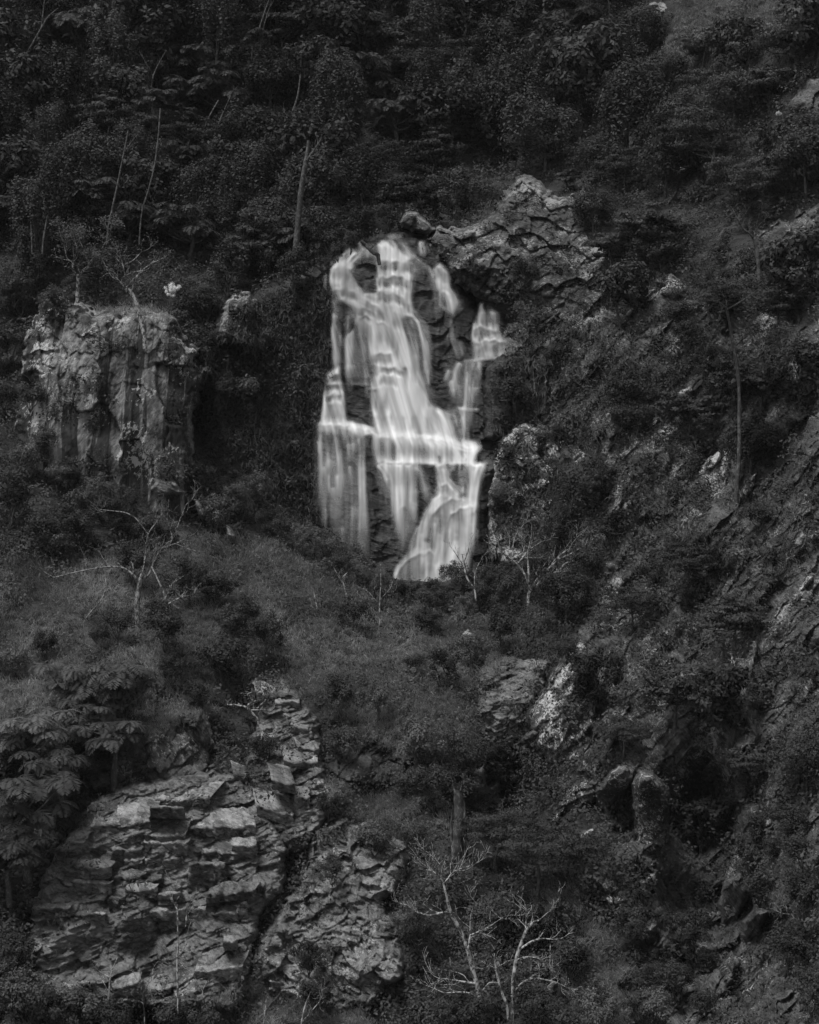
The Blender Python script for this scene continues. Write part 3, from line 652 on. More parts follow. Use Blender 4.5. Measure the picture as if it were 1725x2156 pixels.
UP = [ # (points, density, fade in, fade out)
 ([(640,245,70),(700,310,220),(720,400,280),(700,490,280)],.95,.1,.3),
 ([(600,250,50),(650,300,160),(660,360,180),(640,430,150)],.9,.1,.3),
 ([(740,300,100),(850,360,70),(900,400,40),(960,440,30),(1010,520,30)],.5,.1,.3),
 ([(760,330,120),(835,400,110),(830,480,90),(810,600,90),(805,700,80)],.8,.1,.3),
 ([(690,380,60),(690,450,70),(700,520,80)],.8,.1,.3),([(620,380,60),(625,450,60),(610,520,60)],.8,.1,.3),
 ([(470,240,30),(490,280,40),(520,320,60)],.7,.1,.4),([(450,310,70),(390,370,160),(340,440,140),(320,520,130),(330,590,110)],.95,.1,.2),
 ([(380,380,80),(355,470,110),(370,570,110),(430,650,120),(520,720,150)],.9,.1,.25),
 ([(400,500,60),(440,560,50),(480,610,40)],.6,.1,.3),([(300,420,40),(280,500,50),(275,580,40)],.6,.1,.3),([(228,470,20),(225,530,26),(225,590,30)],.6,.1,.4),
 ([(330,560,120),(400,640,170),(520,700,220),(640,770,260)],.95,.1,.2),
 ([(640,470,120),(650,560,150),(690,620,160),(720,720,170),(740,860,170)],.95,.1,.25),
 ([(760,500,110),(770,600,90),(800,680,80),(830,770,90)],.85,.1,.2),
 ([(600,590,120),(680,660,160),(740,760,170),(790,900,170),(830,1050,150),(860,1200,150)],.9,.1,.2),
 ([(800,740,80),(870,800,90),(905,900,80),(930,1020,75),(950,1170,65),(960,1300,60)],.8,.1,.3),
 ([(880,800,60),(930,850,60),(950,950,60),(965,1100,50)],.5,.1,.4),
 ([(1010,410,60),(1060,470,100),(1065,590,95)],.9,.1,.15),([(985,470,26),(1020,520,36),(1045,600,44)],.9,.1,.2),([(960,460,20),(985,540,26),(1000,600,20)],.6,.1,.3),
 ([(1060,580,90),(1100,640,130),(1130,710,140),(1130,770,110)],.85,.1,.55),
 ([(905,240,40),(910,290,50),(918,350,56)],.85,.1,.3),([(660,205,10),(720,208,44),(780,205,10)],.75,.2,.2),
 ([(560,700,170),(640,780,230),(720,900,260),(780,1050,230),(800,1200,230),(820,1350,250),(850,1479,320)],.95,.08,.1),
 ([(600,760,130),(640,880,150),(680,1000,160),(690,1120,170),(700,1240,180),(690,1350,200),(690,1479,220)],.9,.1,.1),
 ([(335,640,40),(400,680,60),(440,760,60),(470,860,48),(495,1000,38),(512,1150,34),(520,1300,30),(520,1420,30)],.95,.1,.2),
 ([(520,760,90),(560,880,95),(575,980,85),(590,1080,66),(600,1200,56),(605,1290,50)],.75,.1,.3),
 ([(680,830,90),(740,930,110),(800,1080,120),(850,1200,140),(900,1320,160),(960,1420,160)],.9,.1,.15),
 ([(385,775,50),(380,860,50),(395,880,50)],.8,.1,.2),([(395,870,70),(390,960,60),(385,1100,50),(388,1260,46)],.6,.1,.35),([(380,900,100),(400,1050,110),(420,1250,120)],.25,.1,.4),
 ([(285,740,24),(288,900,36),(295,1050,44),(300,1160,50)],.75,.1,.2),([(325,900,26),(330,1020,26),(330,1140,30)],.6,.1,.3),
 ([(545,1040,60),(600,1110,60),(620,1250,60),(610,1300,50)],.7,.1,.3),
 ([(640,1180,150),(660,1260,190),(670,1350,200),(660,1479,220)],.9,.1,.05),
 ([(300,1140,60),(290,1230,80),(300,1300,120),(290,1400,130),(290,1500,150)],.95,.1,.1),([(260,1170,40),(240,1290,50),(240,1400,60),(250,1500,60)],.85,.1,.1),([(340,1290,60),(340,1400,60),(345,1500,60)],.6,.1,.2),
 ([(330,1262,8),(430,1258,12),(560,1266,8)],.6,.2,.2),([(520,1290,16),(600,1288,20),(680,1284,12)],.8,.2,.2),
 # the thin cascade to the side
 ([(1350,672,12),(1335,705,22),(1340,750,52),(1330,830,70),(1305,930,64),(1305,1000,60),(1310,1065,64)],.9,.08,.1),
 ([(1375,680,16),(1392,715,30),(1420,770,76),(1425,850,90),(1420,915,80)],.8,.1,.2),([(1290,820,26),(1280,900,30),(1285,970,36)],.8,.1,.2),
 ([(1365,870,40),(1390,890,50),(1395,940,56)],.7,.1,.4),([(1490,930,50),(1420,955,90),(1350,1010,110),(1320,1065,100)],.75,.15,.2),
 ([(1480,950,60),(1470,1010,70),(1460,1066,80)],.5,.1,.2),([(1400,960,80),(1400,1020,90),(1395,1070,90)],.6,.1,.2),
 ([(1190,1104,20),(1280,1090,26),(1380,1076,20),(1510,1070,10)],.5,.15,.2),
 ([(1240,1095,40),(1238,1200,40),(1232,1330,42),(1228,1560,44),(1225,1750,44)],.85,.05,.2),([(1190,1100,60),(1160,1170,52),(1150,1260,46),(1148,1340,44)],.7,.08,.5),
 ([(1300,1095,60),(1280,1170,50),(1265,1280,44),(1258,1420,40),(1255,1600,40)],.7,.08,.4),([(1110,1155,30),(1092,1210,40),(1085,1260,40)],.5,.1,.5),([(1320,1090,30),(1325,1180,24),(1322,1270,20)],.45,.1,.5),
 ([(1115,780,20),(1125,860,26),(1135,940,30),(1165,1010,44),(1200,1085,60)],.7,.1,.2),([(1140,930,20),(1190,990,50),(1210,1080,50)],.35,.1,.3),
 ([(1150,1420,20),(1230,1440,24),(1330,1440,16)],.5,.2,.2),
 ([(1180,1150,120),(1190,1350,140),(1200,1560,150)],.14,.2,.4),
]
rq = np.random.default_rng(99)
def threads(P, d):
    # fine threads of water that run side by side down one stream
    wm = np.mean([q[2] for q in P])
    if len(P) < 3 or wm < 9: return
    for _ in range(int(np.clip(wm / 5, 2, 9))):
        u0 = rq.uniform(-.46, .46); a, b = sorted(rq.uniform(-.1, 1.1, 2)); 
        if b - a < .3: continue
        C, t = spline(P, 24); f = t / t[-1]; C = C[(f >= a) & (f <= b)]
        if len(C) < 4: continue
        tg = np.gradient(C[:, :2], axis=0); tg /= np.linalg.norm(tg, axis=1)[:, None] + 1e-9
        Q = np.stack([C[:, 0] - tg[:, 1] * u0 * C[:, 2], C[:, 1] + tg[:, 0] * u0 * C[:, 2], rq.uniform(2, 5.5) + 0 * C[:, 0]], 1)
        stream([tuple(q) for q in Q], d * rq.uniform(.35, .95), .2, .45, wide=1.0)
for P_, d_, a_, b_ in UP:
    stream(z1(P_), d_, a_, b_); threads(z1(P_), d_)
LO = [
 ([(690,-40,240),(730,120,310),(750,260,350),(760,390,370)],.95,.1,.06),([(790,-40,150),(860,120,190),(900,260,220),(930,400,240)],.9,.1,.1),
 ([(640,40,130),(640,200,150),(650,380,170)],.8,.1,.1),([(740,-20,60),(760,180,50),(775,380,60)],.7,.1,.1),
 ([(830,40,120),(930,180,130),(1010,290,150),(1090,400,170)],.85,.1,.1),([(960,185,50),(1050,250,70),(1100,340,70),(1125,420,70)],.85,.1,.15),([(1080,250,100),(1150,260,110),(1160,340,110),(1150,410,120)],.55,.15,.2),
 ([(560,60,30),(560,170,36),(575,330,40)],.5,.1,.3),([(390,30,8),(480,28,14),(590,38,8)],.5,.2,.2),([(380,215,8),(480,218,12),(580,214,8)],.45,.2,.2),
 ([(270,60,110),(290,180,140),(280,290,180)],.95,.1,.05),([(340,80,60),(345,190,60),(340,290,60)],.6,.1,.1),([(235,120,40),(230,220,50),(220,300,60)],.9,.1,.1),
 ([(190,300,26),(300,296,44),(420,308,50),(520,330,40),(600,375,30)],.7,.1,.1),([(380,350,60),(480,372,50),(580,385,40)],.7,.1,.1),
 ([(200,300,60),(190,420,46),(188,600,44),(190,800,44),(190,960,44)],.5,.05,.5),([(245,300,60),(240,420,44),(245,600,44),(250,820,50)],.6,.05,.5),
 ([(290,300,60),(300,420,50),(320,560,50),(340,720,56),(345,900,60)],.75,.05,.5),([(330,310,44),(360,360,40),(340,480,34)],.5,.05,.5),([(400,320,60),(430,360,50),(425,400,40)],.8,.1,.3),
 ([(400,390,70),(405,460,56),(415,600,50)],.6,.05,.5),([(470,390,110),(480,480,70),(478,600,56),(485,720,56),(490,900,64),(490,1080,72),(488,1240,70)],.75,.04,.35),([(490,610,50),(488,760,50),(490,950,60)],.55,.08,.5),
 ([(260,420,220),(290,700,260),(330,1000,260)],.17,.1,.5),([(430,600,200),(450,900,220),(470,1200,200)],.15,.15,.4),
 # over the second ledge
 ([(600,378,60),(582,450,60),(590,520,70),(620,585,80)],.85,.06,.06),([(660,388,120),(650,460,110),(655,580,120)],.6,.05,.05),([(700,388,60),(735,430,70),(760,500,80),(770,585,90)],.9,.06,.06),
 ([(800,388,130),(850,450,150),(880,520,170),(890,590,180)],.9,.06,.06),([(900,398,130),(970,440,150),(1030,510,180),(1060,590,190)],.9,.06,.06),([(760,392,90),(800,460,90),(815,590,90)],.6,.05,.05),
 ([(1000,405,130),(1090,450,140),(1160,520,150),(1200,590,150)],.85,.06,.08),([(1110,420,90),(1190,450,90),(1250,470,80),(1330,440,50)],.6,.1,.4),([(1200,450,70),(1250,500,80),(1230,585,90)],.75,.1,.1),
 ([(1330,470,40),(1280,520,56),(1275,585,60)],.7,.15,.1),
 ([(590,384,14),(760,384,26),(900,396,22),(1060,410,16)],.9,.15,.15),
 ([(630,578,14),(800,578,26),(980,574,34),(1160,578,30),(1350,584,8)],.95,.1,.15),([(880,585,12),(1100,590,20),(1300,588,12)],.8,.2,.2),
 # lower falls
 ([(600,592,50),(650,650,66),(685,740,60),(700,850,60)],.75,.05,.5),([(690,592,80),(715,700,70),(725,900,66),(745,1150,54)],.65,.05,.5),
 ([(770,592,110),(770,720,110),(785,900,100),(770,1180,80)],.8,.04,.45),([(830,596,70),(850,720,60),(860,900,56),(865,1050,50)],.7,.05,.5),
 ([(650,600,200),(720,800,230),(760,1100,220)],.2,.08,.5),
 ([(860,610,50),(905,650,60),(935,740,64),(965,870,60)],.8,.08,.35),([(900,690,40),(925,780,50),(960,900,44)],.5,.1,.4),
 ([(1020,588,60),(1050,650,80),(1070,720,110),(1120,790,140),(1180,850,140)],.95,.05,.1),([(1060,690,80),(1080,760,120),(1050,830,140)],.9,.1,.1),
 ([(1070,592,40),(1090,640,36),(1095,680,30)],.7,.05,.5),([(1130,592,50),(1130,640,40),(1130,660,30)],.6,.05,.5),([(1200,592,50),(1195,650,46),(1185,720,40)],.6,.05,.4),
 ([(1190,690,50),(1205,760,80),(1195,820,80)],.55,.2,.2),
 ([(1345,588,50),(1315,660,70),(1290,760,74),(1275,880,70),(1265,1050,70),(1255,1250,70)],.9,.04,.3),([(1290,590,60),(1270,680,54),(1255,800,50),(1245,950,50)],.75,.04,.3),([(1240,592,40),(1235,680,36),(1225,780,36)],.55,.05,.5),
 ([(1110,810,160),(1030,860,110),(970,930,80),(935,1020,80),(920,1120,100),(915,1280,110),(900,1480,120)],.95,.06,.08),
 ([(1060,830,120),(1000,900,80),(960,970,50)],.85,.1,.3),([(1180,830,130),(1160,880,170),(1170,980,180),(1170,1100,170),(1160,1250,170),(1140,1420,180)],.9,.06,.12),
 ([(1090,870,120),(1040,960,120),(1005,1090,130),(990,1260,150),(970,1470,180)],.6,.1,.1),([(1140,930,60),(1100,970,50),(1065,1050,44),(1055,1160,44)],.7,.1,.5),
 ([(880,1030,70),(845,1110,50),(825,1200,36),(815,1260,30)],.7,.1,.4),([(900,1040,80),(880,1150,90),(860,1300,110)],.3,.1,.4),
 ([(930,1220,90),(850,1240,60),(780,1290,44),(735,1360,36),(705,1440,36)],.75,.12,.25),([(900,1240,100),(840,1330,150),(800,1480,180)],.3,.1,.2),
 ([(1070,1290,30),(1030,1330,40),(1015,1400,40)],.6,.1,.4),([(1230,880,120),(1230,1000,120),(1220,1150,110)],.6,.1,.3),
 ([(940,1180,220),(920,1330,280),(900,1490,320)],.55,.15,.05),([(1120,1150,220),(1080,1300,260),(1060,1480,280)],.45,.15,.05),
 ([(1230,1330,120),(1240,1450,160),(1240,1570,170)],.5,.2,.2),([(860,1460,40),(950,1455,50),(1060,1460,40)],.6,.2,.2),
]
for P_, d_, a_, b_ in LO:
    stream(z2(P_), d_, a_, b_); threads(z2(P_), d_)
for L, o, dn, k in WIN:
    FLOW *= 1 - (.5 if o == T1 else .35) * dn * soft_poly(L, o, k)
# stones just under the water: small lips that the water slides over, and dry gaps
rw = np.random.default_rng(77)
FLOW0 = mean3(FLOW, 2)
gj, gi = np.nonzero((FLOW0 > .3)); sel = rw.choice(len(gj), 14)
for j, i in zip(gj[sel], gi[sel]):
    x, y, w, l = WX[i], WY[j], rw.uniform(6, 17), rw.uniform(40, 120)
    g = np.exp(-((WGX - x - .12 * (WGY - y)) / w * 2) ** 2) * np.clip((WGY - y - ((WGX - x) / w) ** 2 * 9) / 5, 0, 1) * np.clip(1 - (WGY - y) / l, 0, 1)
    FLOW *= 1 - rw.uniform(.35, .85) * g
# every stone step makes a lip: thick bright water on the lip, thinner streaked silk below it
LIPS = [ # polyline, drop below it, strength
 ([(595,360),(690,372),(790,372),(860,395)], T1, 95, .75),([(590,478),(650,486),(720,468),(780,482),(840,505)], T1, 95, .7),([(590,572),(660,600),(730,598),(790,640),(835,690)], T1, 90, .65),
 ([(262,430),(320,405),(400,420),(440,470)], T1, 120, .45),([(270,580),(330,568),(400,575),(470,612)], T1, 80, .6),([(325,655),(400,668),(470,700),(560,712)], T1, 110, .6),([(500,640),(600,690),(680,760)], T1, 110, .5),
 ([(450,770),(520,752),(570,790)], T1, 240, .5),([(580,800),(650,810),(700,850),(760,930)], T1, 200, .5),([(700,720),(770,745),(850,775),(905,830)], T1, 150, .55),([(540,1035),(620,1028),(710,1032)], T1, 95, .6),([(610,1125),(670,1130),(730,1125),(790,1160)], T1, 60, .5),
 ([(600,1195),(640,1180),(700,1182),(760,1230)], T1, 95, .45),([(545,1290),(620,1284),(690,1282)], T1, 200, .5),([(255,1190),(300,1175),(335,1190)], T1, 70, .6),([(225,1255),(290,1245),(335,1262)], T1, 55, .6),([(220,1330),(290,1315),(345,1325)], T1, 60, .5),([(215,1400),(290,1380),(355,1395)], T1, 150, .4),
 ([(985,425),(1050,412),(1105,470)], T1, 110, .6),([(1035,595),(1080,590),(1120,620)], T1, 150, .8),([(1325,740),(1390,735),(1475,745)], T1, 110, .6),([(1270,850),(1330,835),(1400,860),(1470,870)], T1, 90, .55),([(1275,960),(1380,935),(1520,945)], T1, 110, .55),
 ([(180,306),(300,300),(430,318),(530,335),(600,380)], T2, 260, .5),([(590,388),(720,386),(850,384),(1000,402),(1140,420)], T2, 190, .42),([(600,592),(760,590),(900,592),(1040,592),(1360,592)], T2, 200, .3),
 ([(1040,735),(1090,725),(1150,780)], T2, 90, .4),([(930,1050),(975,950),(1050,870),(1130,830),(1230,850)], T2, 210, .5),([(1080,1010),(1120,940),(1190,895),(1290,880)], T2, 300, .4),([(720,1400),(790,1280),(860,1240),(940,1215)], T2, 260, .5),([(910,1240),(960,1200),(1010,1230)], T2, 200, .3)]
for P_, o, h, st_ in LIPS:
    q = np.array(zp(P_, o)); h = h * F; nz = 5 * (fbm(WGX / 16, WGX * 0 + q[0, 1], 3, 530) - .5)
    yl = np.interp(WGX, q[:, 0], q[:, 1]) + nz + 3.2 * np.abs(np.sin(WGX / 6.5 + q[0, 0]))
    side = np.clip((WGX - q[0, 0]) / 6, 0, 1) * np.clip((q[-1, 0] - WGX) / 6, 0, 1)
    dy = WGY - yl; am = st_ * (.35 + .9 * vnoise(WGX / 3.6 + q[0, 0], WGY / 60, 531))
    drop = np.clip(dy / (h * .55), 0, 1) * np.clip((h - dy) / (h * .30), 0, 1)
    FLOW *= 1 - np.clip(am, 0, .85) * drop * side * (dy > 0)
    rim = np.exp(-((dy - 1.0) / 2.6) ** 2) * side * np.clip(FLOW0 * 1.6, 0, 1)
    FLOW[...] = 1 - (1 - FLOW) * (1 - .55 * rim)
gj, gi = np.nonzero((FLOW0 > .1) & (FLOW0 < .95)); sel = rw.choice(len(gj), 150)
for j, i in zip(gj[sel], gi[sel]):
    x, y, w, l = WX[i], WY[j], rw.uniform(6, 16), rw.uniform(20, 70); k = rw.uniform(-.05, .2)
    stream([(x, y, w), (x + k * l * .5, y + l * .5, w * .9), (x + k * l, y + l, w * .8)], rw.uniform(.25, .6), .08, .85, dome=w * .35)
FLOW = np.clip(mean3(FLOW, 1) * 1.18, 0, 1)
stf = .75 * fbm(lean / 10, WGY / 170, 2, 611) + .25 * fbm(lean / 3.6, WGY / 120, 2, 612)
FLOW *= np.clip(.66 + (stf - .3) * 1.15, .5, 1.06)
FLOW *= np.clip(fbm(WGX / 26, WGY / 110, 3, 505) * 1.3 + .4, .6, 1) * np.clip((1262 - WGY) / 30, 0, 1)
WZ = mean3(cliff_extra(WGX, WGY, RBF(CLIFF_D, .001)(WGX, WGY)), 48) - .75 - .35 * mean3(FLOW, 3)
REG = np.where(WGY > 985, np.where(WGX < 775, 3, 4), np.where((WGX > 978) & (WGY < 925), 1, np.where(WGY > 900, 2, 0)))
for q, (nm, lb) in enumerate([('upper_fall', 'broad stepped upper curtain'), ('side_cascade', 'thin cascade on the side ledge'), ('ledge_fall', 'bright band pouring over the middle ledge'), ('veil', 'faint water veil over dark rock'), ('lower_fall', 'lower fall fanning to the foot')]):
    keep = mean3((FLOW > .012).astype(float)) > .01
    cell = keep[:-1, :-1] & keep[1:, 1:] & (REG[:-1, :-1] == q)
    vid = np.arange(FLOW.size).reshape(FLOW.shape)
    f = np.stack([vid[:-1, :-1], vid[1:, :-1], vid[1:, 1:], vid[:-1, 1:]], -1)[cell]
    used = np.unique(f); remap = np.zeros(FLOW.size, np.int32); remap[used] = np.arange(len(used))
    P3 = W(WGX, WGY, WZ).reshape(-1, 3)[used] - np.array(falls.location)
    obj(nm, mesh_np(nm, P3, remap[f], smooth=True, attrs=dict(dens=FLOW.ravel()[used])), M['water'], parent=falls, label=lb)

# ------------------------------------------------------------------ plants: leaf, strip and branch builders
def unit(a):
    return a / (np.linalg.norm(a, axis=-1, keepdims=True) + 1e-9)

def leaf_quads(c, nrm, length, width, rng, droop=0.0):
    """one pointed leaf per row of c, lying across nrm"""
    n = len(c)
    nn = unit(unit(nrm) + rng.normal(0, .30, (n, 3)))
    t = unit(np.cross(nn, rng.normal(0, 1, (n, 3))))
    t = unit(t + np.array([0, 0, -droop]))
    b = unit(np.cross(nn, t))
    L = np.broadcast_to(length, (n,))[:, None]; Wd = np.broadcast_to(width, (n,))[:, None]
    V = np.stack([c - t * L * .5, c + b * Wd * .5 - t * L * .08, c + t * L * .5, c - b * Wd * .5 - t * L * .08], 1)
    return V.reshape(-1, 3)

def quads(n):
    return np.arange(n * 4, dtype=np.int32).reshape(n, 4)

def strips(base, d0, d1, length, width, rng, seg=2):
    """blades: start along d0, bend towards d1"""
    n = len(base); L = length[:, None] / seg
    side = unit(np.cross(d0, np.array([0, 1.0, 0.15]) + rng.normal(0, .5, (n, 3))))
    pts = [base]; p = base
    for i in range(seg):
        f = (i + .5) / seg
        p = p + unit(d0 * (1 - f) + d1 * f) * L; pts.append(p)
    V = np.zeros((n, (seg + 1) * 2, 3))
    for i, q in enumerate(pts):
        w = width[:, None] * (1 - i / seg * 0.85) * .5
        V[:, 2 * i] = q - side * w; V[:, 2 * i + 1] = q + side * w
    k = (seg + 1) * 2; off = (np.arange(n) * k)[:, None]
    f = np.concatenate([off + np.array([[2 * i, 2 * i + 1, 2 * i + 3, 2 * i + 2]]) for i in range(seg)], 0)
    return V.reshape(-1, 3), f.astype(np.int32), k

class Tubes:
    def __init__(self): self.v = []; self.f = []; self.n = 0
    def add(self, P, r, sides=5):
        P = np.asarray(P, float); r = np.broadcast_to(r, (len(P),)).astype(float)
        t = unit(np.gradient(P, axis=0)); a = unit(np.cross(t, np.array([0.3, 1.0, 0.2]))); b = np.cross(t, a)
        ang = np.linspace(0, 2 * math.pi, sides, endpoint=False)
        V = P[:, None] + (a[:, None] * np.cos(ang)[None, :, None] + b[:, None] * np.sin(ang)[None, :, None]) * r[:, None, None]
        m = len(P); vid = self.n + np.arange(m * sides).reshape(m, sides)
        nx = np.roll(vid, -1, 1)
        self.f.append(np.stack([vid[:-1], nx[:-1], nx[1:], vid[1:]], -1).reshape(-1, 4)); self.v.append(V.reshape(-1, 3)); self.n += m * sides
    def mesh(self, name):
        return mesh_np(name, np.concatenate(self.v), np.concatenate(self.f), smooth=True)

def twigs(T, p, d, L, r, lev, rng, tips=None, kids=(3, 5), spread=0.75, up=0.25, wob=0.22, shrink=0.62):
    """a crooked twig with side twigs, recursively"""
    n = 5; P = [np.array(p, float)]; d = unit(np.array(d, float))
    for i in range(n):
        d = unit(d + rng.normal(0, wob, 3) + np.array([0, 0, up * .25])); P.append(P[-1] + d * L / n)
    P = np.array(P); rr = np.linspace(r, max(r * .45, .008), n + 1)
    T.add(P, rr, 4 if lev < 2 else 5)
    if lev <= 0:
        if tips is not None: tips.append((P[-1], d)); tips.append((P[3], d))
        return
    for _ in range(rng.integers(kids[0], kids[1] + 1)):
        i = rng.integers(1, n + 1)
        dd = unit(d * .8 + rng.normal(0, spread, 3) + np.array([0, 0, up]))
        twigs(T, P[i], dd, L * shrink * rng.uniform(.7, 1.15), rr[i] * .62, lev - 1, rng, tips, kids, spread, up, wob, shrink)
    if tips is not None: tips.append((P[-1], d))

# ------------------------------------------------------------------ density maps of the ground plants
DS = 8
mx_, my_ = np.meshgrid(np.arange(GX0, GX1, DS, dtype=float), np.arange(GY0, GY1, DS, dtype=float))
ids = ID[((my_ - GY0) / ST).astype(int), ((mx_ - GX0) / ST).astype(int)]
cov = np.array([c for _, c in PATCH])[ids]
sl_a = mx_ * math.cos(RAD(52)) - my_ * math.sin(RAD(52)); sl_b = mx_ * math.sin(RAD(52)) + my_ * math.cos(RAD(52))
bush = np.where(ids == 0, 1.0, np.where(ids == BED, np.clip((fbm(sl_b / 60, sl_a / 130, 4, 303) - .5) * 6 + .86, .12, 1), np.clip((fbm(mx_ / 40, my_ / 40, 3, 301) - .5) * 6 + cov * 2.2 - .45, 0, 1) * (cov > 0)))
grassd = np.zeros(bush.shape); fernd = np.zeros(bush.shape)
def paint(arr, poly, v, soft=14, mul=False):
    k = np.clip(sdist(mx_, my_, poly) / soft + .5, 0, 1)
    arr[...] = arr * (1 - k) + (arr * v if mul else v) * k
G1 = [(-320,1200),(0,1175),(300,1150),(430,1120),(560,1140),(700,1180),(800,1245),(900,1265),(1000,1275),(1110,1340),(1060,1400),(980,1440),(1000,1560),(960,1610),(760,1560),(690,1500),(620,1450),(560,1420),(480,1480),(330,1540),(100,1560),(-320,1580)]
paint(bush, G1, .33); paint(grassd, G1, 1.0)
for poly in ([(680,1640),(760,1660),(880,1680),(960,1690),(940,1760),(800,1735),(700,1720)], [(420,2110),(520,2070),(640,2110),(800,2130),(900,2170),(900,2300),(400,2300)],
             [(1090,1880),(1200,1850),(1240,1920),(1330,2050),(1360,2180),(1230,2180),(1150,2000)], [(1430,-40),(1640,-20),(1640,110),(1560,190),(1400,230),(1400,90)],
             [(1560,1830),(1700,1790),(1730,1880),(1620,1900)], [(195,645),(250,640),(330,640),(375,655),(370,668),(220,662)]):
    paint(bush, poly, .3); paint(grassd, poly, 1.0)
FERN = [[(440,700),(560,610),(690,570),(700,640),(690,760),(685,860),(668,900),(668,1080),(560,1120),(430,1060),(415,860)],
        [(1010,770),(1100,740),(1180,760),(1260,900),(1280,1100),(1240,1260),(1180,1420),(1120,1500),(1110,1380),(1130,1200),(1020,1180),(1040,980)],
        [(1240,640),(1700,700),(1700,1150),(1500,1450),(1200,1600),(1260,1200),(1200,800)]]
paint(bush, FERN[0], .4); paint(fernd, FERN[0], .8); paint(fernd, FERN[1], .35); paint(fernd, FERN[2], .22)
WATERP = [(668,890),(690,780),(690,600),(690,560),(740,515),(800,488),(850,490),(950,560),(990,640),(1060,630),(1085,740),(1020,780),(1015,920),(1030,980),(1010,1130),(985,1222),(840,1222),(770,1165),(720,1110),(668,1070)]
paint(bush, WATERP, 0, 6); paint(fernd, WATERP, 0, 6); paint(grassd, WATERP, 0, 6)
paint(bush, [(770,1232),(840,1240),(1000,1240),(1060,1230),(1070,1330),(760,1330)], 1.0, 8)
# slabs and bare schist stay bare
paint(bush, [(60,1970),(130,1770),(240,1665),(440,1630),(560,1690),(610,1780),(540,1930),(500,2100),(110,2080)], .02); paint(bush, [(545,1500),(600,1430),(670,1510),(690,1640),(620,1790),(560,1700)], .06)
paint(bush, [(1360,1600),(1440,1640),(1470,1800),(1520,1900),(1450,2040),(1380,2000),(1400,1800)], .5)

def pick(arr, n, rng):
    p = arr.ravel() / arr.sum(); k = rng.choice(arr.size, n, p=p)
    return mx_.ravel()[k] + rng.uniform(0, DS, n), my_.ravel()[k] + rng.uniform(0, DS, n)

def in_view(px, py, m=130):
    return (px > -m) & (px < 1725 + m) & (py > -m) & (py < 2156 + m)

UPV = np.array([0, -0.45, 0.9])
def mounds(name, px, py, r, nleaf, leaf, tone0, mat, rng, label, cat, lift=0.3, droop=0.15, clump=0.25):
    Y = zat(px, py); c = W(px, py, Y); n = len(px)
    c = c + np.array([0, -1, 0]) * (r * lift)[:, None]
    k = np.repeat(np.arange(n), nleaf)
    d = unit(rng.normal(0, 1, (len(k), 3)) + UPV * 0.9)
    rad = r[k] * rng.uniform(.55, 1.08, len(k)) * (1 + clump * np.sin(d[:, 0] * 7 + k) * np.sin(d[:, 2] * 6 + k * 2.1))
    p = c[k] + d * rad[:, None] * np.array([1.15, .9, .85])
    L = leaf[k] * rng.uniform(.6, 1.4, len(k))
    V = leaf_quads(p, d * .9 + UPV * .35, L, L * .5, rng, droop)
    tone = np.repeat(np.clip(tone0[k] + rng.normal(0, .16, len(k)), 0, 1), 4)
    return obj(name, mesh_np(name, V, quads(len(k)), tone), mat, label=label, cat=cat, kind='stuff')

rg = np.random.default_rng(21)
bview = bush * in_view(mx_, my_)
n_m = 15500
px, py = pick(bview, n_m, rg)
sc_ = zat(px, py) / 150
big = fbm(px / 60, py / 60, 3, 401)
rr = rg.uniform(.4, 1.1, n_m) * np.where(big > .55, 1.25, .9) * (.55 + .45 * sc_)
gz = grassd[np.clip(((py - GY0) / DS).astype(int), 0, grassd.shape[0] - 1), np.clip(((px - GX0) / DS).astype(int), 0, grassd.shape[1] - 1)]
tone = np.clip(fbm(px / 90, py / 90, 3, 411) * 1.6 - .35 + .3 * gz + rg.normal(0, .12, n_m), 0, 1)
mounds('undergrowth', px, py, rr, (33 * (rr / .7) ** 1.5).astype(int).clip(14, 90), rg.uniform(.14, .34, n_m) * (.6 + .4 * sc_), tone, M['leaf_ground'], rg,
       'dense leafy undergrowth covering the steep slopes between trees and rocks', 'undergrowth')

def grass_stuff(name, dens, ntuft, per, Lr, mat, label, cat, rng, hang=False, wd=(.025, .05)):
    px, py = pick(dens * in_view(mx_, my_), ntuft, rng)
    Y = zat(px, py); c = W(px, py, Y)
    k = np.repeat(np.arange(ntuft), per); n = len(k)
    base = c[k] + rng.normal(0, .16, (n, 3)) * np.array([1, .5, .6])
    lean = np.stack([(fbm(px / 50, py / 50, 2, 77) - .5) * 2.4, -np.ones(ntuft) * .4, np.zeros(ntuft)], -1)[k]
    if hang:
        d0 = unit(np.array([0, -1, .25]) + rng.normal(0, .35, (n, 3))); d1 = unit(np.array([0, -.2, -.9]) + rng.normal(0, .35, (n, 3)) + (rng.normal(0, .35, (ntuft, 3)) * [1, .3, .4])[k])
    else:
        d0 = unit(np.array([0, -.15, 1]) + lean * .3 + rng.normal(0, .3, (n, 3))); d1 = unit(lean + np.array([0, -.3, -.15]) + rng.normal(0, .4, (n, 3)))
    L = rng.uniform(*Lr, n) * rng.uniform(.5, 1.1, ntuft)[k]; wdt = rng.uniform(*wd, n) * Y[k] / 120
    V, f, kk = strips(base, d0, d1, L, wdt, rng, 2)
    tt = np.clip(fbm(px / 70, py / 70, 3, 91) * 1.5 - .25, 0, 1)[k] + rng.normal(0, .15, n)
    return obj(name, mesh_np(name, V, f, np.repeat(np.clip(tt, 0, 1), kk)), mat, label=label, cat=cat, kind='stuff')
grass_stuff('grass', grassd, 13500, 11, (.35, .95), M['grass'], 'soft long grass on the ridge below the waterfall and on the banks', 'grass', rg)
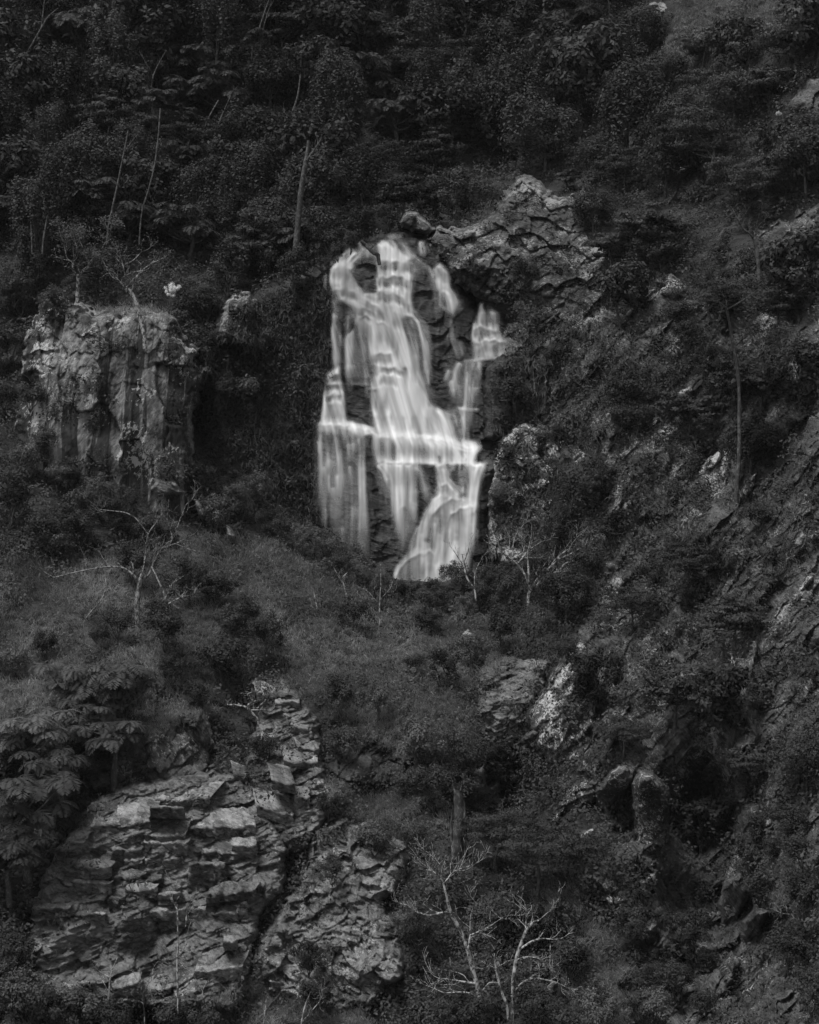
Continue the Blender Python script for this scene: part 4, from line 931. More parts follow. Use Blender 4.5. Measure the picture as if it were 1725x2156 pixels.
grass_stuff('hanging_fern', fernd, 3400, 10, (.3, 1.5), M['fern'], 'drooping ferns and grass hanging from the damp cliffs', 'fern', rg, True, (.04, .09))

# ------------------------------------------------------------------ tree kinds
def crown_broad(R, H, ncl, per, leaf, rng, flat=1.0, shell=.55, hang=0.0):
    cl = unit(rng.normal(0, 1, (ncl, 3)) + np.array([0, 0, .35]))
    lobes = 1 + .28 * np.sin(cl[:, 0] * 3 + rng.uniform(0, 6)) * np.sin(cl[:, 1] * 3 + rng.uniform(0, 6)) + rng.normal(0, .10, ncl)
    cen = cl * (rng.uniform(shell, 1, ncl) * lobes)[:, None] * np.array([R, R, H / 2])
    rc = R * rng.uniform(.2, .40, ncl)
    k = np.repeat(np.arange(ncl), per)
    d = unit(rng.normal(0, 1, (len(k), 3)) + np.array([0, 0, .55]))
    p = cen[k] + d * (rc[k] * rng.uniform(.35, 1.1, len(k)))[:, None] * np.array([1, 1, flat])
    if hang:
        p[:, 2] -= np.abs(rng.normal(0, hang, len(k)))
    L = leaf * rng.uniform(.6, 1.35, len(k))
    V = leaf_quads(p, d * .9 + cl[k] * .3 + np.array([0, 0, .3]), L, L * .5, rng, .2)
    tone = np.clip(rng.uniform(.25, .75, ncl)[k] + rng.normal(0, .15, len(k)), 0, 1)
    return V, np.repeat(tone, 4), cen, rc

def frond_quads(p, d, L, rng, pairs=13, lw=.09, droop=.5):
    """feathery compound leaf"""
    side0 = unit(np.cross(d, np.array([0, 0, 1.0])))
    V = []
    q = np.array(p, float); dd = unit(np.array(d, float))
    for i in range(pairs):
        q = q + dd * L / pairs; dd = unit(dd + np.array([0, 0, -droop / pairs]))
        ll = L * .34 * math.sin(math.pi * (i + 1.2) / (pairs + 1.6)) + .05
        for s_ in (-1, 1):
            t = unit(side0 * s_ + dd * .45 + np.array([0, 0, -.12]) + rng.normal(0, .08, 3)); n_ = unit(np.cross(t, dd))
            w = dd * lw * .5
            V.append([q - w * .6, q + t * ll * .5 + w, q + t * ll, q + t * ll * .5 - w])
    return np.array(V).reshape(-1, 3)

def tree_meshes(kind, seed):
    rng = np.random.default_rng(seed); T = Tubes()
    if kind == 'broad':          # full rounded crown
        R, H, th = rng.uniform(3.6, 4.6), rng.uniform(5.5, 7.5), rng.uniform(3.2, 4.5)
        V, tone, cen, rc = crown_broad(R, H, 52, *((170, .36) if seed % 3 else (80, .58)), rng)
    elif kind == 'layer':        # flat spreading storeys
        R, H, th = rng.uniform(4.2, 5.2), rng.uniform(4.5, 5.5), rng.uniform(3, 4.2)
        V, tone, cen, rc = crown_broad(R, H, 52, *((170, .30) if seed % 2 else (110, .45)), rng, flat=.28, shell=.4)
    elif kind == 'drape':        # tall, hung with creepers
        R, H, th = rng.uniform(2.6, 3.3), rng.uniform(9, 12), rng.uniform(3, 4)
        V, tone, cen, rc = crown_broad(R, H, 56, 160, .30, rng, flat=.9, hang=1.2)
    elif kind == 'shrub':
        R, H, th = rng.uniform(1.5, 1.9), rng.uniform(2.2, 2.9), 1.3
        V, tone, cen, rc = crown_broad(R, H, 28, 110, .2, rng, shell=.35)
    elif kind == 'frond':        # rosettes of feathery compound leaves
        R, H, th = 3.0, 3.0, rng.uniform(2, 2.6)
        cen = []; parts = []; tn = []
        for i in range(19):
            a = rng.uniform(0, 6.28); r = R * math.sqrt(rng.uniform(0, 1)) * .85
            c = np.array([r * math.cos(a), r * math.sin(a), rng.uniform(-.5, .5) * H * (1 - r / R * .5) + .4]); cen.append(c)
            b0 = rng.uniform(0, 6.28); tv = rng.uniform(.3, .7)
            for j in range(11):
                b = b0 + j * 6.28 / 11 + rng.normal(0, .2)
                q = frond_quads(c, [math.cos(b), math.sin(b), rng.uniform(.2, .9)], rng.uniform(.9, 1.7), rng, 11, .13, 1.9)
                parts.append(q); tn.append(np.full(len(q), np.clip(tv + rng.normal(0, .1), 0, 1)))
        V = np.concatenate(parts); tone = np.concatenate(tn); cen = np.array(cen)
    zc = th + H * .28
    V = V + np.array([0, 0, zc]); cen = cen + np.array([0, 0, zc])
    top = np.array([rng.normal(0, .5), rng.normal(0, .4), zc])
    f = np.linspace(0, 1, 8)[:, None]
    r0 = .24 if kind != 'shrub' else .07
    bend = np.sin(f * math.pi) * np.array([[rng.normal(0, .6), 0, 0]])
    trunk = top * f + bend; trunk[0, 2] = -1.2
    if kind == 'shrub':
        for _ in range(4):
            e = cen[rng.integers(len(cen))]; T.add(e * f + rng.normal(0, .06, (8, 3)) * f * (1 - f) * 4, np.linspace(r0, .02, 8), 5)
    else:
        T.add(trunk, np.linspace(r0, r0 * .45, 8), 7)
    for e in cen[rng.permutation(len(cen))[:14]]:
        s_ = trunk[rng.integers(4, 8)]; g = np.linspace(0, 1, 5)[:, None]
        T.add(s_ + (e - s_) * g + np.array([0, 0, -.35]) * np.sin(g * math.pi), np.linspace(r0 * .42, .025, 5), 5)
    return T.mesh(kind + '_trunk'), mesh_np(kind + '_crown', V, quads(len(V) // 4), tone), zc, R

PROTO = {k: [tree_meshes(k, 900 + i * 7 + j * 131) for i in range(n)] for j, (k, n) in enumerate([('broad', 5), ('layer', 4), ('drape', 3), ('shrub', 6), ('frond', 4)])}
LEAF2 = {}
def plant(kind, name, px, py, rpx, label, cat, group=None, leaf='leaf_forest', bark='bark', fwd=0.0, v=None, rz=None, sx=1.0, Y=None):
    """a plant whose crown is about rpx wide around (px, py), rooted on the slope below it"""
    v = random.randrange(len(PROTO[kind])) if v is None else v
    tm, cm, zc, R = PROTO[kind][v % len(PROTO[kind])]
    y = float(zat(px, py)) if Y is None else Y
    s = rpx / S * y / R
    if Y is None:
        hp = zc * s * S / y
        y = float(zat(px, min(py + hp * .8, GY1 - 4))) - fwd
        y = max(y, float(zat(px, py)) - 14)
    s = rpx / S * y / R
    loc = W(px, py, y) - np.array([0, 0, zc * s])
    root = obj(name, None, label=label, cat=cat, group=group, loc=tuple(loc))
    root.rotation_euler = (0, 0, random.uniform(0, 6.28) if rz is None else rz)
    root.scale = (s * sx, s * sx, s)
    key = (cm.name, leaf)
    if key not in LEAF2:
        c2 = cm if not cm.materials else cm.copy()
        c2.materials.clear(); c2.materials.append(M[leaf]); LEAF2[key] = c2
    key2 = (tm.name, bark)
    if key2 not in LEAF2:
        t2 = tm if not tm.materials else tm.copy()
        t2.materials.clear(); t2.materials.append(M[bark]); LEAF2[key2] = t2
    obj('trunk', LEAF2[key2], parent=root); obj('crown', LEAF2[key], parent=root)
    return root

TONE = dict(leaf_forest='dark', leaf_forest2='blackish', leaf_mid='dusky', leaf_light='pale')
# ------------------------------------------------------------------ the forest above the waterfall
KIND_LABEL = dict(broad='rounded broadleaf tree', layer='flat-storeyed tree', drape='tall tree hung with creepers', frond='feathery-leaved tree')
NAME = dict(broad='broadleaf_tree', layer='spreading_tree', drape='creeper_hung_tree', frond='feathery_tree', shrub='shrub')
def zone_words(px, py):
    a = 'high in the forest' if py < 120 else ('halfway up the forest' if py < 300 else 'low in the forest')
    b = 'at the outer margin' if px < 110 else ('above the buttress' if px < 420 else ('left of the falls' if px < 660 else ('straight above the falls' if px < 960 else ('above the gully' if px < 1160 else 'beyond the gully'))))
    return a + ' ' + b
rf = random.Random(5)
row = 0
for yy in range(-70, 560, 66):
    row += 1
    for xx in range(-90, 1330, 104):
        x = xx + (row % 2) * 52 + rf.uniform(-26, 26); y = yy + rf.uniform(-22, 22)
        if y > 430 and 690 < x: continue
        if x > 1010 and y > 330: continue
        if x > 1240 and y > 250: continue
        if y > 480 and (x < 460): continue
        if 990 < x < 1080 and y > 300: continue
        k = rf.choice(['broad', 'broad', 'layer', 'drape', 'broad', 'frond', 'layer'])
        rp = rf.uniform(58, 92) * (.72 if k == 'drape' else 1)
        lf_ = rf.choice(['leaf_forest', 'leaf_forest', 'leaf_forest2', 'leaf_mid']) if k != 'frond' else 'leaf_mid'
        lb = ('big ' if rp > 76 else ('small ' if rp < 64 else '')) + TONE[lf_] + ' ' + KIND_LABEL[k] + ' ' + zone_words(x, y)
        plant(k, NAME[k], x, y, rp, lb, 'tree', 'trees of the dark forest above the waterfall', lf_, v=rf.randrange(5), rz=rf.uniform(0, 6.28))
# right-hand mountainside
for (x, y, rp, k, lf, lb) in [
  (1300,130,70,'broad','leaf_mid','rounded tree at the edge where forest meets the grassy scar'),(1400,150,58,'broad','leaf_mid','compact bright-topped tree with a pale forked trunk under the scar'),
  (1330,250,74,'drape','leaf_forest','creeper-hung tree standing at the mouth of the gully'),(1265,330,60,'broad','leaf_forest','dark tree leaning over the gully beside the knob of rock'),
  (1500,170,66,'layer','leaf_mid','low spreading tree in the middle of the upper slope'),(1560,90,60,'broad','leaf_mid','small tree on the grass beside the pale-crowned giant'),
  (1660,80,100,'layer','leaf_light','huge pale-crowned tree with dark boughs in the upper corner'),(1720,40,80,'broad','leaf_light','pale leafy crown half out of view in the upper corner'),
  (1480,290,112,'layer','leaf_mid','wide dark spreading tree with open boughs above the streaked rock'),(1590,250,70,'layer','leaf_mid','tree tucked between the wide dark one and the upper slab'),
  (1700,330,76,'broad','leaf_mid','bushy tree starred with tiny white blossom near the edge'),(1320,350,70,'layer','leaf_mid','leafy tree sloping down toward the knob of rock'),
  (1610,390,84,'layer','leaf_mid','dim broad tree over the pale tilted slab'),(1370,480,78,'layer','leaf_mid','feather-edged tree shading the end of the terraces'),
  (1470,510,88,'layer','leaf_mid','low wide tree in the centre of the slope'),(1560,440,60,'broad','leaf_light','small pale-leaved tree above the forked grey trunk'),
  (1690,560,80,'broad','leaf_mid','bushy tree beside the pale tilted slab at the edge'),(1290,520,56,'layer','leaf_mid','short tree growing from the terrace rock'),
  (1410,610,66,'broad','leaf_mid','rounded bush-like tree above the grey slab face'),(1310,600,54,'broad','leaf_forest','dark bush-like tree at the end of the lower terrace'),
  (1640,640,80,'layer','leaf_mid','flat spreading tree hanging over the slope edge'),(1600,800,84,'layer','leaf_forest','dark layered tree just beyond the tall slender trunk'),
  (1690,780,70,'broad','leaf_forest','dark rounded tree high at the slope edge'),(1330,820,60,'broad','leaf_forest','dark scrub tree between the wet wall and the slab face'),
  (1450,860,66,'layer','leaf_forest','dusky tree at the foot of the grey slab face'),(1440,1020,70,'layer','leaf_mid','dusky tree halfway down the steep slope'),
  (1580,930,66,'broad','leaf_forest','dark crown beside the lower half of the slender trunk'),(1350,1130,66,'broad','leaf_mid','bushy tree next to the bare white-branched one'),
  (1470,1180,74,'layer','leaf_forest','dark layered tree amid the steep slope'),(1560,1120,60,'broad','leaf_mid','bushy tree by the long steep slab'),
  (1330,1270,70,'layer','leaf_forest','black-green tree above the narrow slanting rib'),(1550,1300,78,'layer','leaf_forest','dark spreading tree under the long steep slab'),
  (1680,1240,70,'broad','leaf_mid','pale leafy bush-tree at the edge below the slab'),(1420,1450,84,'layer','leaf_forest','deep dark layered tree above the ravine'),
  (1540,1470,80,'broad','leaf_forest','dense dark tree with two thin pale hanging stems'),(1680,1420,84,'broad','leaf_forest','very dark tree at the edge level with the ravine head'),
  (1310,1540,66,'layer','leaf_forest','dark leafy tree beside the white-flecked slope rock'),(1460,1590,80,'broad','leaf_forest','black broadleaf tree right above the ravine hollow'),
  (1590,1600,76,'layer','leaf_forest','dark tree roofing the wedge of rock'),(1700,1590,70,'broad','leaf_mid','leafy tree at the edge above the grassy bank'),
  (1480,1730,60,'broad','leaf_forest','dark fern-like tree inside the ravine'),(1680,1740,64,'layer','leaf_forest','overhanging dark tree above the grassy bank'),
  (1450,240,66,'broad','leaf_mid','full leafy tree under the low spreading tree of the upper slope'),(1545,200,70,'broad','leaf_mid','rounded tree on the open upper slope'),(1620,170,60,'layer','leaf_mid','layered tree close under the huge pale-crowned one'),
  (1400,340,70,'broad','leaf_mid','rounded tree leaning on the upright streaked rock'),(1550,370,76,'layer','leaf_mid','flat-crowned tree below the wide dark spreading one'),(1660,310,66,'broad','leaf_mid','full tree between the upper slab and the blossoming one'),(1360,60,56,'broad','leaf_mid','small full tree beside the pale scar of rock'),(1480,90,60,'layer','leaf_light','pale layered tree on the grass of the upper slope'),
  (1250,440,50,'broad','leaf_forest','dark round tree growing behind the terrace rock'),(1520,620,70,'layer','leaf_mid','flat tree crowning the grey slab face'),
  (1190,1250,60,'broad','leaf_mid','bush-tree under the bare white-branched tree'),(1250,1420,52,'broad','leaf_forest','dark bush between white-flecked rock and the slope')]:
    plant(k, NAME[k], x, y, rp, lb, 'tree', 'trees on the steep mountainside', lf, fwd=.5) if (x // 10 * 7 + y // 10 * 3) % 6 else None
# hand-placed feathery trees
for (x, y, rp, lf, lb, bk, fw) in [
  (1195,372,30,'leaf_light','small feathery tree standing on the crest behind the rock knob','bark',1),(325,205,46,'leaf_mid','feathery tree on a thin pale trunk in the forest','bark_mid',9),
  (545,80,34,'leaf_mid','small feathery crown high in the forest','bark_mid',9),(390,235,30,'leaf_mid','second small feathery crown beside the thin pale trunk','bark_mid',9),
  (190,400,60,'leaf_mid','feathery dark tree low in the forest above the buttress','bark',9),(240,1440,104,'leaf_light','bright feathery tree in the grass below the dead branching tree','bark_mid',2),
  (130,1430,70,'leaf_light','lower feathery tree beside the bright one','bark_mid',2),(60,1540,92,'leaf_light','feathery tree overlapping the dark shade at the edge','bark',2),
  (240,1545,86,'leaf_light','dusky feathery tree just above the fluted wall','bark',2),(60,1690,110,'leaf_mid','big dark feathery tree shading the outcrop at the edge','bark',3),
  (110,1620,80,'leaf_mid','dark feathery bough over the shaded gap','bark',3),(20,1800,80,'leaf_forest','darkest feathery tree low at the edge','bark',3),(185,1500,70,'leaf_light','middle feathery crown between the two bright ones and the wall','bark',2)]:
    plant('frond', 'feathery_tree', x, y, rp, lb, 'tree', 'feathery-leaved trees', lf, bk, fwd=fw)
for (x, y, rp, k, lf, lb, fw) in [
  (1130,1790,104,'layer','leaf_forest','dark wispy layered tree in the lower middle','',),(1040,1745,74,'layer','leaf_forest','dark wispy bough behind the mossy stump',''),(1230,1790,70,'layer','leaf_forest','dark wispy bough reaching toward the ravine','')]:
    plant(k, 'wispy_tree', x, y, rp, lb, 'tree', 'dark wispy trees of the lower middle', lf, fwd=2)
for (x, y, rp, lb) in [(650,2010,40,'round dark bush in front of the pitted rock face'),(660,2090,44,'lower dark bush at the foot of the pitted rock face')]:
    plant('shrub', 'shrub', x, y, rp, lb, 'bush', None, 'leaf_forest', fwd=1.5)

# ------------------------------------------------------------------ shrubs one can pick out
SH = [ # x, y, r, leaf, label
 (455,1075,40,'leaf_light','pale round shrub where the dark cliff meets the ridge'),(500,1040,34,'leaf_light','pale leafy shrub against the black cliff'),(600,1110,30,'leaf_mid','shrub at the dark corner of the cliff'),
 (640,1130,34,'leaf_light','shrub on the ridge crest nearest the veil of water'),(690,1150,34,'leaf_light','shrub on the ridge crest under the veil of water'),(720,1190,32,'leaf_mid','shrub on the ridge crest with twiggy top'),
 (560,1090,26,'leaf_mid','small shrub before the black hollow'),(770,1215,26,'leaf_mid','shrub at the foot of the dark rock gap'),(960,1210,34,'leaf_mid','leafy shrub standing out against the white foot of the falls'),
 (900,1255,26,'leaf_light','low shrub touching the foot of the falls'),(1010,1250,36,'leaf_mid','bush at the end of the falls below the leafy one'),(1070,1240,40,'leaf_mid','bush at the foot of the bare white-branched tree'),
 (60,960,46,'leaf_light','pale twiggy bush left of the buttress'),(20,1040,60,'leaf_mid','big bush at the edge below the buttress'),(120,1000,34,'leaf_light','white-leaved shrub under the stained face'),(180,1060,40,'leaf_light','leafy shrub under the dark stain streaks'),
 (100,1110,50,'leaf_mid','wide bush on the bank below the buttress'),(240,1075,36,'leaf_mid','shrub by the pale rounded boulder'),(30,600,40,'leaf_forest','dark bush behind the shoulder of the buttress'),(70,560,44,'leaf_forest','rounded dark bush left of the buttress top tree'),
 (20,720,40,'leaf_mid','bush beside the buttress at the edge'),(10,830,44,'leaf_mid','bush under the buttress shoulder at the edge'),(150,600,26,'leaf_mid','scrub on top of the buttress'),(235,625,22,'leaf_mid','low scrub under the leaning tree on the buttress'),
 (280,1180,44,'leaf_mid','bush behind the dead branching tree'),(400,1220,50,'leaf_mid','broad bush on the grassy ridge'),(520,1290,44,'leaf_mid','bush in the grass of the ridge'),(350,1320,60,'leaf_forest','dark bush below the dead branching tree'),(470,1380,60,'leaf_forest','dark bush in the hollow of the ridge'),
 (720,1460,44,'leaf_mid','shrub above the dark hollow wall'),(800,1470,36,'leaf_light','pale-leaved shrub above the dark hollow wall'),(930,1400,44,'leaf_mid','shrub on the slope under the falls'),(1000,1360,40,'leaf_light','shrub beside the white blossom'),(880,1560,50,'leaf_light','tufted shrub over the lip of the hollow wall'),
 (960,1560,44,'leaf_light','tufted shrub beside the ravine head'),(900,1640,44,'leaf_mid','trailing shrub under the overhang'),(560,1330,44,'leaf_mid','bush on the ridge brow'),(1060,1320,44,'leaf_mid','bush below the bare white-branched tree'),
 (60,2090,70,'leaf_light','large-leaved bush in the lower corner'),(160,2130,60,'leaf_light','second large-leaved bush in the lower corner'),(20,2000,50,'leaf_mid','dark bush in the lower corner above the large-leaved one'),(250,2140,46,'leaf_mid','bush under the stepped outcrop'),
 (420,2150,44,'leaf_mid','low bush in the grass below the outcrop'),(1000,2130,50,'leaf_mid','bush around the foot of the leaning white tree'),(1130,2120,56,'leaf_mid','bush around the foot of the forked white tree'),(1270,2130,60,'leaf_light','leafy bush at the lower margin'),(1380,2110,46,'leaf_light','leafy bush by the ravine mouth'),
 (930,2060,44,'leaf_mid','bush left of the leaning white tree'),(880,1960,46,'leaf_mid','dark bush beside the pitted rock'),(1200,2010,56,'leaf_mid','bush behind the forked white tree'),(1120,1940,50,'leaf_forest','dark bush between the white trees and the wispy tree'),
 (1690,1880,50,'leaf_mid','bush on the grassy bank at the edge'),(1660,1990,60,'leaf_mid','twiggy bush at the edge below the bank'),(1710,2080,54,'leaf_mid','leafy bush at the lower edge'),(1600,1860,44,'leaf_mid','tufted bush capping the rounded boulder'),
 (1460,1950,44,'leaf_forest','spiky dark bush in the ravine'),(1420,2060,44,'leaf_forest','dark bush on the ravine floor'),(1240,1180,44,'leaf_mid','bush under the lichen boulder'),(700,1830,36,'leaf_mid','bush on the pitted rock face'),(790,1760,44,'leaf_light','grass-topped shrub above the pitted rock'),
 (870,1760,36,'leaf_mid','bush at the foot of the grass slope by the stump'),(620,560,46,'leaf_forest','dark bush overhanging the cliff at the shoulder of the falls'),(700,505,44,'leaf_forest','dark bush drooping over the top of the falls'),(760,470,46,'leaf_forest','dark bush hiding the head of the falls'),(820,455,36,'leaf_forest','dark bush at the lip behind the sloping rock'),
 (150,1000,34,'leaf_mid','bush tucked under the corner of the buttress'),(205,1030,36,'leaf_light','bush tucked under the middle of the buttress'),(270,1050,34,'leaf_mid','bush hiding the foot of the buttress'),(90,930,40,'leaf_mid','bush clinging under the shoulder of the buttress'),(420,1000,34,'leaf_mid','bush in the shaded corner of the buttress foot'),
 (850,1245,22,'leaf_light','low leafy shrub at the dark side of the falls foot'),(930,1262,24,'leaf_mid','low leafy shrub in the middle of the falls foot'),(985,1268,24,'leaf_light','low pale shrub at the bright side of the falls foot'),(810,1225,22,'leaf_mid','tufted shrub below the dark rock gap'),
 (560,540,50,'leaf_forest','dark bush at the foot of the forest'),(480,560,50,'leaf_forest','dark bush over the grey knoll'),(430,640,44,'leaf_forest','dark bush in the cleft beside the buttress'),(440,720,40,'leaf_forest','lower dark bush in the cleft beside the buttress')]
for (x, y, r, lf, lb) in SH:
    plant('shrub', 'shrub', x, y, r, lb, 'shrub', 'shrubs one can pick out', lf, fwd=1.2)
for (x, y, r, lf, lb) in [(838,1238,26,'leaf_mid','dark-twigged low bush hiding the near side of the falls foot'),(872,1237,24,'leaf_light','leafy bush in front of the fan of falling water'),(905,1240,24,'leaf_mid','bush before the middle of the fan of falling water'),(938,1236,25,'leaf_light','bush before the brightest foot of the water'),(985,1230,32,'leaf_mid','bush before the outer foot of the water'),(800,1240,24,'leaf_mid','bush at the end of the ridge crest before the dark gap')]:
    plant('shrub', 'shrub', x, y, r, lb, 'shrub', 'shrubs one can pick out', lf, fwd=2.0)
rb = np.random.default_rng(515)
bx, by = pick(bush * (mx_ > -40) * (mx_ < 1765) * (my_ > 500) * (my_ < 2190), 150, rb)
for x, y in zip(bx, by):
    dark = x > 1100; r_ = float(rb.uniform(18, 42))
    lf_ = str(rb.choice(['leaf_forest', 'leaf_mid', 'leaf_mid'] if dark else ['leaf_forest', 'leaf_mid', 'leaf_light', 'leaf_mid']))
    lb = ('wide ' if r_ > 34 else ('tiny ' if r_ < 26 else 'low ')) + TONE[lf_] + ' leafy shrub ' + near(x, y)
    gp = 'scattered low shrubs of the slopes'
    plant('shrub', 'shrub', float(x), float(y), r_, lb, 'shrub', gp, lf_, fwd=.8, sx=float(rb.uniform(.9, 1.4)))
for (x, y, r, lb) in [(712,528,24,'dark bush hanging over the top of the outer chute'),(738,508,22,'dark bush hanging over the log at the head of the falls'),(684,556,20,'dark bush at the shoulder beside the outer chute')]:
    plant('shrub', 'shrub', x, y, r, lb, 'shrub', 'shrubs one can pick out', 'leaf_forest', fwd=4.0)
for (x, y, r, lb) in [(365,612,17,'tiny bright white-leaved bush on the buttress corner'),(985,1338,13,'tiny bright white blossom in the scrub below the falls'),(1640,240,8,'speck of white blossom near the upper slab')]:
    plant('shrub', 'blossom_shrub', x, y, r, lb, 'shrub', None, 'leaf_white', fwd=5.0)

# ------------------------------------------------------------------ trees traced limb by limb
def traced(name, label, trunk, limbs, Y, seed, bark='bark_pale', cat='tree', lev=2, tw=1.6, kids=(2, 4), leaf=None, leaf_n=0, lsz=.2, group=None, up=.25, every=.33):
    """trunk and limbs as (px, py, radius_px) polylines at the distance Y; twigs and leaves grow from the limbs"""
    rng = np.random.default_rng(seed)
    root = obj(name, None, label=label, cat=cat, group=group, loc=tuple(W(trunk[0][0], trunk[0][1], Y)))
    o3 = np.array(root.location)
    def line(P, tip):
        n = max(6, 4 * len(P)); C, t = spline(P, n)
        dy = np.cumsum(rng.normal(0, .10, n)) * (1 if tip else .35)
        p = W(C[:, 0], C[:, 1], Y + dy) - o3
        return p, np.maximum(C[:, 2], .35) / S * Y
    T = Tubes(); trunk = [(a, b, c * .95) for a, b, c in trunk]; limbs = [[(a, b, c * .8) for a, b, c in L] for L in limbs]; p, r = line(trunk, False); p[0, 2] -= .8; T.add(p, r * rng.uniform(.88, 1.12, len(r)), 8)
    tips = []
    obj('trunk', T.mesh('trunk'), M[bark], parent=root)
    for L in limbs:
        T = Tubes(); p, r = line(L, True); T.add(p, r * rng.uniform(.88, 1.12, len(r)), 6); B_ = T; T = Tubes()
        ln = np.linalg.norm(p[-1] - p[0])
        for i in range(1, len(p)):
            if rng.random() < every:
                d = unit(p[i] - p[i - 1]) * .7 + rng.normal(0, .6, 3) + np.array([0, 0, up])
                twigs(T, p[i], d, tw * rng.uniform(.5, 1.1), r[i] * .5, lev - 1, rng, tips, kids, .6, up)
        twigs(T, p[-1], p[-1] - p[-2], tw, r[-1] * .8, lev, rng, tips, kids, .6, up)
        br = obj('branch', B_.mesh('branch'), M[bark], parent=root)
        if T.n: obj('twigs', T.mesh('twigs'), M[bark], parent=br, kind='stuff')
    if leaf and tips:
        c = np.array([q[0] for q in tips]); k = rng.integers(0, len(c), leaf_n)
        P = c[k] + rng.normal(0, .28, (leaf_n, 3)) * np.array([1, 1, .6])
        V = leaf_quads(P, np.tile([0, -.3, .8], (leaf_n, 1)), lsz * rng.uniform(.6, 1.4, leaf_n), lsz * .4, rng, .2)
        obj('crown', mesh_np('crown', V, quads(leaf_n), np.repeat(rng.uniform(.2, .8, leaf_n), 4)), M[leaf], parent=root)
    return root
def zc(f, ox, oy): return lambda L: [(ox + f * x, oy + f * y, f * r) for x, y, r in L]
r4 = zc(.3377, 801, 1602); r1 = zc(.3588, 0, 873.8); z3 = zc(.3588, 0, 436.9); z4 = zc(.4221, 0, 0); z7 = zc(.3668, 1092.2, 509.7); z8 = zc(.3668, 1092.2, 1019.4); rr2 = zc(.3588, 0, 1456.3); r5 = zc(.3246, 1165, 1529.1); z6 = zc(.3246, 1165, 0); z2f = zc(.2955, 618.9, 801.0); z1f = zc(.2955, 618.9, 436.9); rr3 = zc(.3377, 436.9, 1383.5); r6 = zc(.2955, 436.9, 1674.8)
traced('bare_tree', 'leaning white-barked bare tree with mottled trunk in the lower middle', r4([(650,1700,22),(610,1430,17),(570,1290,15),(545,1180,14),(500,1060,13),(440,950,13),(410,830,8),(385,740,6)]),
  [r4(L) for L in ([(440,950,9),(400,945,9),(300,965,7),(230,940,4)],[(545,1180,8),(560,1090,7),(565,970,6),(590,890,4)],[(560,1088,6),(660,1045,5),(730,1000,3)],[(595,1390,9),(500,1375,8),(400,1358,4)],[(605,1480,8),(540,1445,6),(400,1448,4)],[(390,750,5),(330,690,4),(280,680,2)],[(400,760,5),(460,690,4),(540,660,2)],[(385,740,4),(380,660,3),(350,620,2)])], 91.5, 11, tw=1.5, lev=2, kids=(3, 5))
traced('bare_tree', 'forked white-barked bare tree with two arching boughs in the lower middle', r4([(825,1640,14),(825,1500,12),(830,1370,13),(850,1230,13),(880,1140,12),(905,1070,10),(950,1010,9),(990,995,5)]),
  [r4(L) for L in ([(880,1170,9),(940,1130,9),(1010,1110,7),(1080,1115,4)],[(855,1240,6),(900,1225,6),(980,1230,4),(1030,1260,4)],[(835,1440,8),(880,1390,8),(950,1358,8),(1050,1370,6),(1120,1390,4)],[(905,1070,7),(910,1000,6),(910,950,4)],[(1060,1140,4),(1060,1200,4)],[(990,995,3),(1040,950,2)])], 91.0, 12, tw=1.1, lev=2, kids=(2, 4))
traced('bare_tree', 'small thin bare sapling between the two white-barked trees', r4([(800,1540,9),(760,1450,9),(735,1360,8),(720,1290,6),(712,1200,4)]), [r4(L) for L in ([(720,1300,4),(690,1280,3),(650,1290,2)],[(722,1290,4),(760,1270,3)],[(640,1430,4),(680,1385,4),(735,1385,4)])], 90.6, 13, tw=.9, lev=2)
traced('bare_tree', 'bare white-branched tree on the slope beside the foot of the falls', z8([(60,640,14),(75,600,12),(95,590,11)]),
  [z8(L) for L in ([(90,600,12),(160,530,11),(230,500,10),(270,455,6),(330,440,3)],[(80,590,9),(120,530,7),(200,460,6),(250,400,4),(290,370,2)],[(230,430,5),(300,400,4),(380,350,2)],[(65,590,8),(30,510,7),(-30,440,5),(-100,390,3)],[(60,560,8),(55,450,7)],[(0,450,5),(60,380,4),(130,330,2)],[(-40,440,4),(-20,300,3),(40,220,2)],[(270,460,4),(350,470,3),(420,480,1.5)])], 133, 14, tw=1.9, lev=2, kids=(3, 5), bark='bark_pale')
traced('dead_tree', 'dead tree with a long pale horizontal bough on the grassy ridge', r1([(810,1230,15),(805,1100,16),(820,990,15),(835,930,12)]),
  [r1(L) for L in ([(815,970,9),(740,905,8),(680,890,7),(600,895,6),(480,915,5),(330,950,3)],[(830,960,10),(870,940,8),(910,850,8),(950,790,7),(1030,755,5),(1080,740,3)],[(1030,755,4),(1100,785,4),(1160,800,3)],[(990,760,4),(1010,720,4),(980,610,2)],[(600,900,5),(625,1000,5),(590,1090,4),(500,1200,4),(490,1290,3)],[(835,930,6),(850,850,5),(870,700,4),(930,620,6),(940,590,3)],[(870,700,4),(800,610,4),(740,575,5),(680,565,4),(590,555,2)],[(1040,660,4),(1090,530,3)])], 121, 15, tw=1.5, lev=2, kids=(3, 5), bark='bark_dead')
traced('leaning_tree', 'crooked grey tree leaning out from the front of the buttress', z3([(850,770,12),(830,680,13),(805,570,13),(770,500,13),(735,470,14)]),
  [z3(L) for L in ([(740,475,10),(790,420,10),(850,360,9),(875,340,5)],[(735,470,6),(690,420,5),(640,375,5)],[(735,400,5),(720,330,5),(715,310,4)],[(720,410,4),(780,380,4),(850,370,3)],[(770,500,5),(780,450,4),(770,430,3)],[(715,340,4),(780,310,3),(830,260,2)])], 135.6, 16, tw=1.3, lev=2, bark='bark_pale', leaf='leaf_mid', leaf_n=900)
